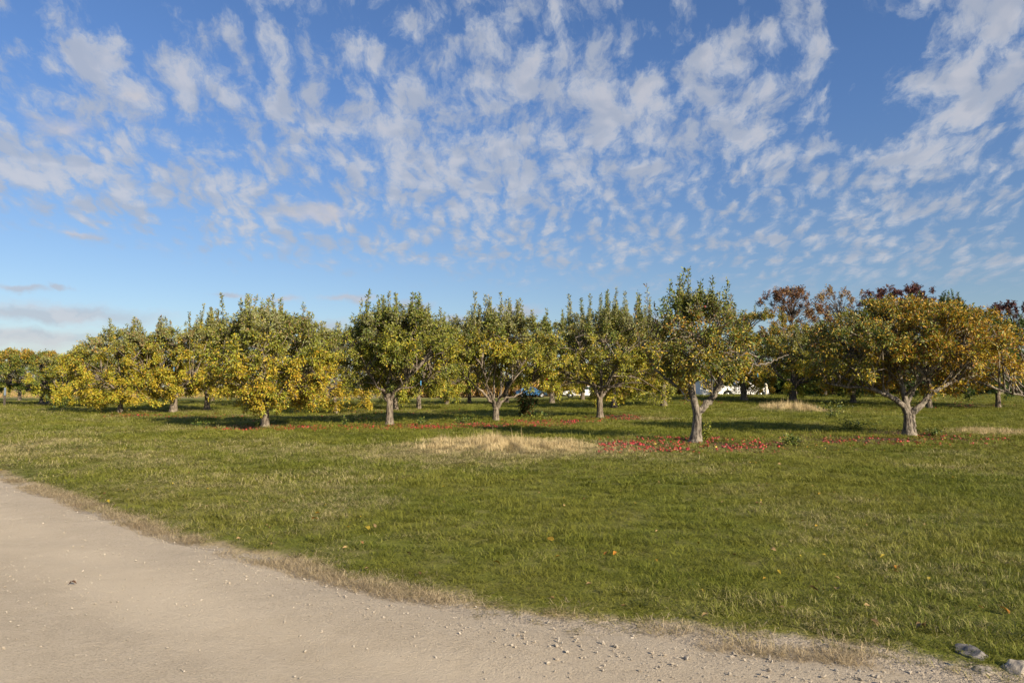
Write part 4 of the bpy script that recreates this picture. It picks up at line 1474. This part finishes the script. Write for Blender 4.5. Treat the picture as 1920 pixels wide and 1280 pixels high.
stone('dark grey wedge-shaped fieldstone at the grass edge, lower right', 1822, 1234, 50, M_ROCK, 5, .5, .8, -.5)
stone('pale limestone rock cut by the lower right corner', 1908, 1264, 46, M_ROCK_PALE, 9, .45, .8, .4)
stone('flat grey stone between the fieldstone and the pale rock', 1843, 1262, 38, M_ROCK_PALE, 13, .22, .7, .2)
stone('small blue-grey pebble left of the fieldstone', 1777, 1249, 17, M_ROCK_BLUE, 17, .45, .6, -.4)
stone('small white pebble above the blue-grey pebble', 1766, 1226, 10, M_ROCK_PALE, 21, .6, .6, .8)
stone('small cream pebble left of the blue-grey one', 1754, 1242, 9, M_ROCK_PALE, 25, .6, .6, .1)

peb = []
for k in range(4):
    bm = bmesh.new()
    me = rock_mesh('pebble', 40 + k, 1.0, .62 + .1 * k, .40 + .06 * k, 2, .9)
    peb.append(source('pebble', me, M_PEBBLE))
n = 130000
x = gg.uniform(-10, 4.2, n)
y = gg.uniform(2.6, 12, n)
rd = road_dist(x, y)
cl = vnoise(x, y, .55, 41) + .6 * vnoise(x, y, 1.7, 42)
near_edge = np.exp(-((rd + .35) / .45) ** 2) * sstep(-2.5, 1.5, x)
verge = sstep(-1.0, 1.6, x)
pr = np.clip(.12 + .45 * sstep(.05, .9, cl) + .55 * near_edge, 0, 1) * (rd < .06 + .42 * verge) * (1 - .6 * sstep(-.25, .3, rd)) * (.25 + .75 * sstep(-8, -2, x))
trk = np.exp(-((-rd - 1.15) / .42) ** 2) + np.exp(-((-rd - 2.95) / .45) ** 2)
pr = pr * (1 - .75 * np.clip(trk, 0, 1))
k = (gg.random(n) < pr) & in_view(x, y)
x, y, rd, ne = x[k], y[k], rd[k], near_edge[k]
m_ = len(x)
s = np.clip(gg.lognormal(math.log(.0030), .58, m_), .0016, .012) * (1 + .5 * ne)
zr = terrain(x, y) + .002 + .03 * sstep(0, .5, rd) + .038 * sstep(0, .35, -rd) + .02 * sstep(0, 2.8, -rd) - .01 * sstep(4, 6, -rd) + .006 * vnoise(x, y, .9, 2) + s * .25 - .018 * trk[k]
scatter('road_pebbles', np.stack([x, y, zr], 1), np.stack([gg.uniform(0, 6.28, m_), gg.normal(0, .4, m_), gg.uniform(0, 6.28, m_)], 1), np.repeat(s[:, None], 3, 1), gg.integers(0, 4, m_), peb, {},
        'loose pale limestone pebbles strewn over the gravel track', 'gravel')
print('pebbles', m_)


# ------------------------------------------------------------------ vehicles
def extrude_profile(name, prof, y0, y1, bevel=.03, taper=None):
    """prof: (x,z) outline, extruded across the car; taper narrows points above a height"""
    bm = bmesh.new()
    a = [bm.verts.new((x, y0, z)) for x, z in prof]
    b = [bm.verts.new((x, y1, z)) for x, z in prof]
    bm.faces.new(a)
    bm.faces.new(list(reversed(b)))
    n = len(prof)
    for i in range(n):
        j = (i + 1) % n
        bm.faces.new((a[j], a[i], b[i], b[j]))
    if taper:
        z0, k = taper
        zm = max(p[1] for p in prof)
        for v in bm.verts:
            if v.co.z > z0:
                v.co.y *= 1 - k * (v.co.z - z0) / (zm - z0)
    bmesh.ops.recalc_face_normals(bm, faces=bm.faces)
    if bevel:
        bmesh.ops.bevel(bm, geom=[e for e in bm.edges if abs(e.verts[0].co.y - e.verts[1].co.y) < 1e-4 and e.calc_face_angle(0) > .8], offset=bevel, segments=2, affect='EDGES')
    me = bpy.data.meshes.new(name)
    bm.to_mesh(me)
    bm.free()
    return me


def box_mesh(name, sx_, sy_, sz_, bevel=.01):
    bm = bmesh.new()
    bmesh.ops.create_cube(bm, size=1)
    for v in bm.verts:
        v.co = (v.co.x * sx_, v.co.y * sy_, v.co.z * sz_)
    if bevel:
        bmesh.ops.bevel(bm, geom=bm.edges[:], offset=bevel, segments=2, affect='EDGES')
    me = bpy.data.meshes.new(name)
    bm.to_mesh(me)
    bm.free()
    return me


def wheel_mesh(name, r, w, rim):
    """lathe about the y axis"""
    prof = [(r * .62, -w / 2), (r * .92, -w / 2), (r, -w * .32), (r, w * .32), (r * .92, w / 2), (r * .62, w / 2)] if not rim else [(.02, -w * .40), (r * .2, -w * .46), (r * .45, -w * .34), (r * .61, -w * .5), (r * .61, w * .5), (.02, w * .4)]
    n = 20
    v, f = [], []
    for k in range(n):
        a = 2 * math.pi * k / n
        for rr, y in prof:
            v.append((rr * math.cos(a), y, rr * math.sin(a)))
    m_ = len(prof)
    for k in range(n):
        for j in range(m_ - 1):
            p, q = k * m_ + j, ((k + 1) % n) * m_ + j
            f.append((p, q, q + 1, p + 1))
    return mesh_np(name, v, f, None, True)


def arch(cx_, r, z0, n=8):
    return [(cx_ + r * math.cos(a), z0 + r * math.sin(a)) for a in np.linspace(0, math.pi, n)]


def pane(name, pts, y, side, m, parent):
    """thin glass plate following outline pts (x,z), set just proud of the side"""
    me = extrude_profile(name, pts, min(y, y + side * .012), max(y, y + side * .012), 0)
    return link(name, me, m, parent)


def vehicle(name, label, cat, loc, rz, body, cab, glass, wheels, paint, width=1.8, wr=.38, extras=(), group=None, taper=(1.0, .14)):
    root = thing(name, label, cat, loc, rz, group)
    hw = width / 2
    link('body', extrude_profile('body', body, -hw, hw, .05), paint, root)
    if cab:
        link('cab', extrude_profile('cab', cab, -hw + .06, hw - .06, .05, taper), paint, root)
    for pts in glass:
        for sd in (-1, 1):
            o = pane('side_window', pts, 0, sd, M_GLASS, root)
            zc_ = sum(p[1] for p in pts) / len(pts)
            zm = max(p[1] for p in cab)
            k = taper[1] * (zc_ - taper[0]) / (zm - taper[0])
            o.location.y = sd * ((hw - .06) * (1 - k) + .004)
            ang = math.atan((hw - .06) * taper[1] / (zm - taper[0]))
            o.rotation_euler.x = sd * ang
            o.location.y -= 0
            # rotate about the pane's own middle height
            o.location.z = zc_ * (1 - math.cos(ang))
            o.location.y += sd * zc_ * math.sin(ang)
    for wx in wheels:
        for sd in (-1, 1):
            w_ = link('wheel', wheel_mesh('wheel', wr, .24, False), M_RUBBER, root, (wx, sd * (hw - .13), wr))
            link('rim', wheel_mesh('rim', wr, .22, True), M_RIM, w_, (0, 0, 0))
    for nm, dims, ps, m in extras:
        link(nm, box_mesh(nm, *dims), m, root, ps)
    return root


# white pickup facing right, behind the rise
wr = .38
xf, xb = 1.72, -1.62
body = [(-2.72, .52), (-2.72, 1.02), (-2.68, 1.30), (-.55, 1.30), (-.50, 1.33), (.95, 1.30), (1.05, 1.28), (2.2, 1.14), (2.52, 1.04), (2.60, .85), (2.62, .50)] + \
       [(2.2, .44)] + arch(xf, .46, .44) + [(1.1, .40), (-1.0, .40)] + arch(xb, .46, .44) + [(-2.3, .44)]
cab = [(-.62, 1.28), (-.52, 1.80), (-.30, 1.88), (.42, 1.88), (.62, 1.80), (1.22, 1.28)]
pk = at_d = ground_at(1387, 71.0)
truck = vehicle('pickup_truck', 'white pickup truck facing right, parked beyond the orchard behind a tree trunk', 'pickup', (pk.x, pk.y, pk.z), 0.0, body, cab,
        [[(-.44, 1.36), (-.38, 1.74), (.12, 1.78), (.12, 1.36)], [(.20, 1.36), (.20, 1.78), (.50, 1.76), (.98, 1.36)]], (xb, xf), M_WHITE, 1.86, wr,
        extras=[('headlight', (.10, .34, .16), (2.555, -.70, .93), M_LAMP), ('headlight', (.10, .34, .16), (2.555, .70, .93), M_LAMP), ('grille', (.06, .9, .18), (2.60, 0, .92), M_TRIM),
                ('bumper', (.16, 1.84, .20), (2.64, 0, .58), M_TRIM), ('bumper', (.14, 1.80, .18), (-2.78, 0, .55), M_TRIM), ('taillight', (.05, .12, .34), (-2.725, -.84, 1.05), M_RED), ('taillight', (.05, .12, .34), (-2.725, .84, 1.05), M_RED),
                ('door_seam', (.018, .02, .80), (-.48, -.925, .90), M_TRIM), ('door_seam', (.018, .02, .80), (.98, -.925, .90), M_TRIM), ('door_handle', (.16, .03, .04), (-.30, -.94, 1.14), M_TRIM), ('mirror', (.12, .2, .16), (.86, -1.0, 1.42), M_TRIM),
                ('side_skirt', (1.5, .03, .07), (.05, -.94, .44), M_TRIM)])
# windscreen
ws = link('windscreen', extrude_profile('windscreen', [(.70, 1.745), (1.16, 1.345), (1.18, 1.36), (.72, 1.76)], -.72, .72, 0), M_GLASS, truck)


def sedan(label, px, depth, rz, paint, tall=0.0, name='parked_car'):
    g0 = ground_at(px, depth)
    b = [(-2.2, .45), (-2.25, .8), (-2.15, .98), (-1.3, 1.02), (1.0, .98), (1.9, .86), (2.2, .72), (2.25, .42), (1.85, .36)] + arch(1.38, .38, .34) + [(.9, .30), (-.9, .30)] + arch(-1.38, .38, .34) + [(-1.85, .36)]
    c = [(-1.75, 1.0), (-1.15 - tall * .6, 1.42 + tall), (-.8, 1.47 + tall), (.15, 1.47 + tall), (.35, 1.42 + tall), (1.05, .98)]
    gl_ = [[(-1.3, 1.04), (-1.0 - tall * .3, 1.36 + tall), (-.4, 1.39 + tall), (-.4, 1.04)], [(-.32, 1.04), (-.32, 1.39 + tall), (.2, 1.37 + tall), (.75, 1.04)]]
    return vehicle(name, label, 'car', g0, rz, b, c, gl_, (-1.38, 1.38), paint, 1.75, .32,
                   extras=[('headlight', (.08, .34, .12), (2.19, -.62, .72), M_LAMP), ('headlight', (.08, .34, .12), (2.19, .62, .72), M_LAMP), ('taillight', (.06, .34, .13), (-2.22, -.62, .83), M_RED), ('taillight', (.06, .34, .13), (-2.22, .62, .83), M_RED),
                           ('bumper', (.10, 1.7, .18), (2.25, 0, .46), M_TRIM), ('bumper', (.10, 1.7, .18), (-2.25, 0, .50), M_TRIM)], group='cars parked beyond the orchard', taper=(.98, .2))


sedan('blue car seen under the branches right of the V-limbed tree', 996, 96, 0.1, M_BLUE)
sedan('white car half hidden by leaves left of the olive tree', 1090, 84, math.pi - .15, M_WHITE)


# white house behind the orchard
def house(label, px, depth, w, d, hw_, hr):
    g0 = ground_at(px, depth)
    root = thing('farm_shed', label, 'shed', g0, .25)
    bm_prof = [(-w / 2, 0), (w / 2, 0), (w / 2, hw_), (0, hr), (-w / 2, hw_)]
    link('wall', extrude_profile('wall', bm_prof, -d / 2, d / 2, 0), M_SIDING, root)
    rl = math.hypot(w / 2 + .35, hr - hw_)
    for sd in (-1, 1):
        o = link('roof_slope', box_mesh('roof_slope', rl + .12, d + .6, .10, .01), M_ROOF, root)
        ang = math.atan2(hr - hw_, w / 2)
        o.rotation_euler = (0, sd * ang, 0)
        o.location = (sd * (w / 4 + .08), 0, (hw_ + hr) / 2 + .06)
    for k, xx in enumerate((-w * .25, w * .25)):
        wn = link('window', box_mesh('window', .9, .06, 1.1, .01), M_TRIM, root, (xx, -d / 2 - .02, 1.5))
        link('pane', box_mesh('pane', .76, .03, .96, 0), M_GLASS, wn, (0, -.03, 0))
    link('door', box_mesh('door', .95, .05, 2.0, .01), M_PALE, root, (0, -d / 2 - .02, 1.0))


house('white gabled shed showing through the gnarled tree left of the pickup', 1316, 90, 3.4, 5.0, 2.3, 3.3)

# posts and ribbons
pp = at(8, 762)
post = thing('sign_post', 'weathered post with a small pale sign at the left edge', 'post', pp)
link('post', box_mesh('post', .12, .12, 1.5, .012), M_BARK_DARK, post, (0, 0, .72))
link('sign', box_mesh('sign', .16, .03, .62, .01), M_SIGN, post, (.06, -.085, 1.2))
pp = ground_at(1435, 66)
post = thing('wooden_post', 'pale round-topped post right of the pickup nose', 'post', pp)
T = Tubes()
T.add(np.array([(0, 0, -.1), (0, 0, .5), (.02, 0, 1.0), (-.02, 0, 1.2), (-.06, 0, 1.32)]), [.15, .15, .14, .13, .07], 10)
link('post', T.mesh('post'), M_PALE, post)
for px, py, depth, lab in ((1421, 703, 47.0, 'blue ribbon hanging from a branch above the pickup'), (789, 718, 27.0, 'blue ribbon tied in the green second-row tree'), (326, 692, 39.5, 'blue tag tied in the bright yellow tree')):
    X, Y, Z = px_dir(px, py)
    g_ = np.random.default_rng(int(px))
    k = depth / Y
    L_ = .08 + .004 * depth
    pts = np.array([[0, 0, 0], [.02, 0, -.25], [-.03, .01, -.5], [.0, 0, -.75], [.04, 0, -1.0]]) * L_
    v = np.concatenate([pts + np.array([-.018, 0, 0]), pts + np.array([.018, .012, 0])])
    f = [(i, i + 1, i + 6, i + 5) for i in range(4)]
    o = link('ribbon', mesh_np('ribbon', v, f), M_RIBBON, None, (X * k, depth, CAM_H + Z * k + L_ / 2))
    sd_ = o.modifiers.new('thickness', 'SOLIDIFY')
    sd_.thickness = .004
    tag(o, lab, 'ribbon')


# ------------------------------------------------------------------ far fields
def stalk_field(name, label, cat, x0, x1, y0, y1, h, n, width, seed, cols):
    g = np.random.default_rng(seed)
    x, y = g.uniform(x0, x1, n), g.uniform(y0, y1, n)
    base = np.stack([x, y, terrain(x, y)], 1)
    P, D, N, L = [], [], [], []
    hh = h * g.uniform(.7, 1.05, n) * (1 + .15 * vnoise(x, y, .2, seed))
    for k in range(4):
        P.append(base + np.array([0, 0, 1.0]) * (hh * (.05 + .22 * k))[:, None])
        D.append(np.stack([g.normal(0, .45, n), g.normal(0, .45, n), np.full(n, 1.0 - .15 * k)], 1))
        N.append(np.stack([g.normal(0, .4, n), -np.ones(n), g.normal(0, .3, n)], 1))
        L.append(hh * (.55 if k else .9))
    P, D, N, L = map(np.concatenate, (P, D, N, L))
    C = np.array(cols)[g.integers(0, len(cols), len(P))] * g.uniform(.8, 1.2, (len(P), 1))
    o = link(name, leaves_mesh(name, P, D, N, L, np.full(len(P), width), C, .1, .25), M_DRYLEAF)
    tag(o, label, cat, None, 'stuff')


stalk_field('dry_cornfield', 'tan standing corn far behind the orchard centre', 'cornfield', -16, 14, 100, 118, 2.6, 5200, .16, 401, [TAN * 1.5, TAN * 1.8, GOLD, TAN])
stalk_field('dry_meadow', 'tall tan meadow grass far off at the left', 'meadow', -110, -25, 96, 130, .8, 5000, .12, 402, [TAN, TAN * 1.2, OLIVE])


def far_wood(label, x0, x1, y0, y1, h, n, seed):
    g = np.random.default_rng(seed)
    k = 46
    cx_ = g.uniform(x0, x1, k)
    cy_ = g.uniform(y0, y1, k)
    ch = h * g.uniform(.6, 1.1, k)
    cr = h * g.uniform(.5, .9, k)
    i = g.integers(0, k, n)
    d = unit(g.normal(0, 1, (n, 3)))
    P = np.stack([cx_[i], cy_[i], ch[i] * .5], 1) + d * np.stack([cr[i], cr[i], ch[i] * .5], 1) * (g.random((n, 1)) ** .4)
    P[:, 2] = np.maximum(P[:, 2], .2)
    tone = np.array([DEEP, GREEN, OLIVE, BRWN])[g.integers(0, 4, k)][i] * g.uniform(.8, 1.2, (n, 1))
    o = link('far_woodland', leaves_mesh('far_woodland', P, unit(g.normal(0, 1, (n, 3))), g.normal(0, 1, (n, 3)) + np.array([.3, -.4, .5]), np.full(n, 1.1), np.full(n, .8), tone), M_DRYLEAF)
    tag(o, label, 'woodland', None, 'stuff')


far_wood('low dark line of woodland on the horizon', -330, 330, 300, 420, 7.0, 16000, 501)
far_wood('dark hedge and thicket behind the parked pickup', 14, 70, 95, 112, 4.2, 9000, 502)
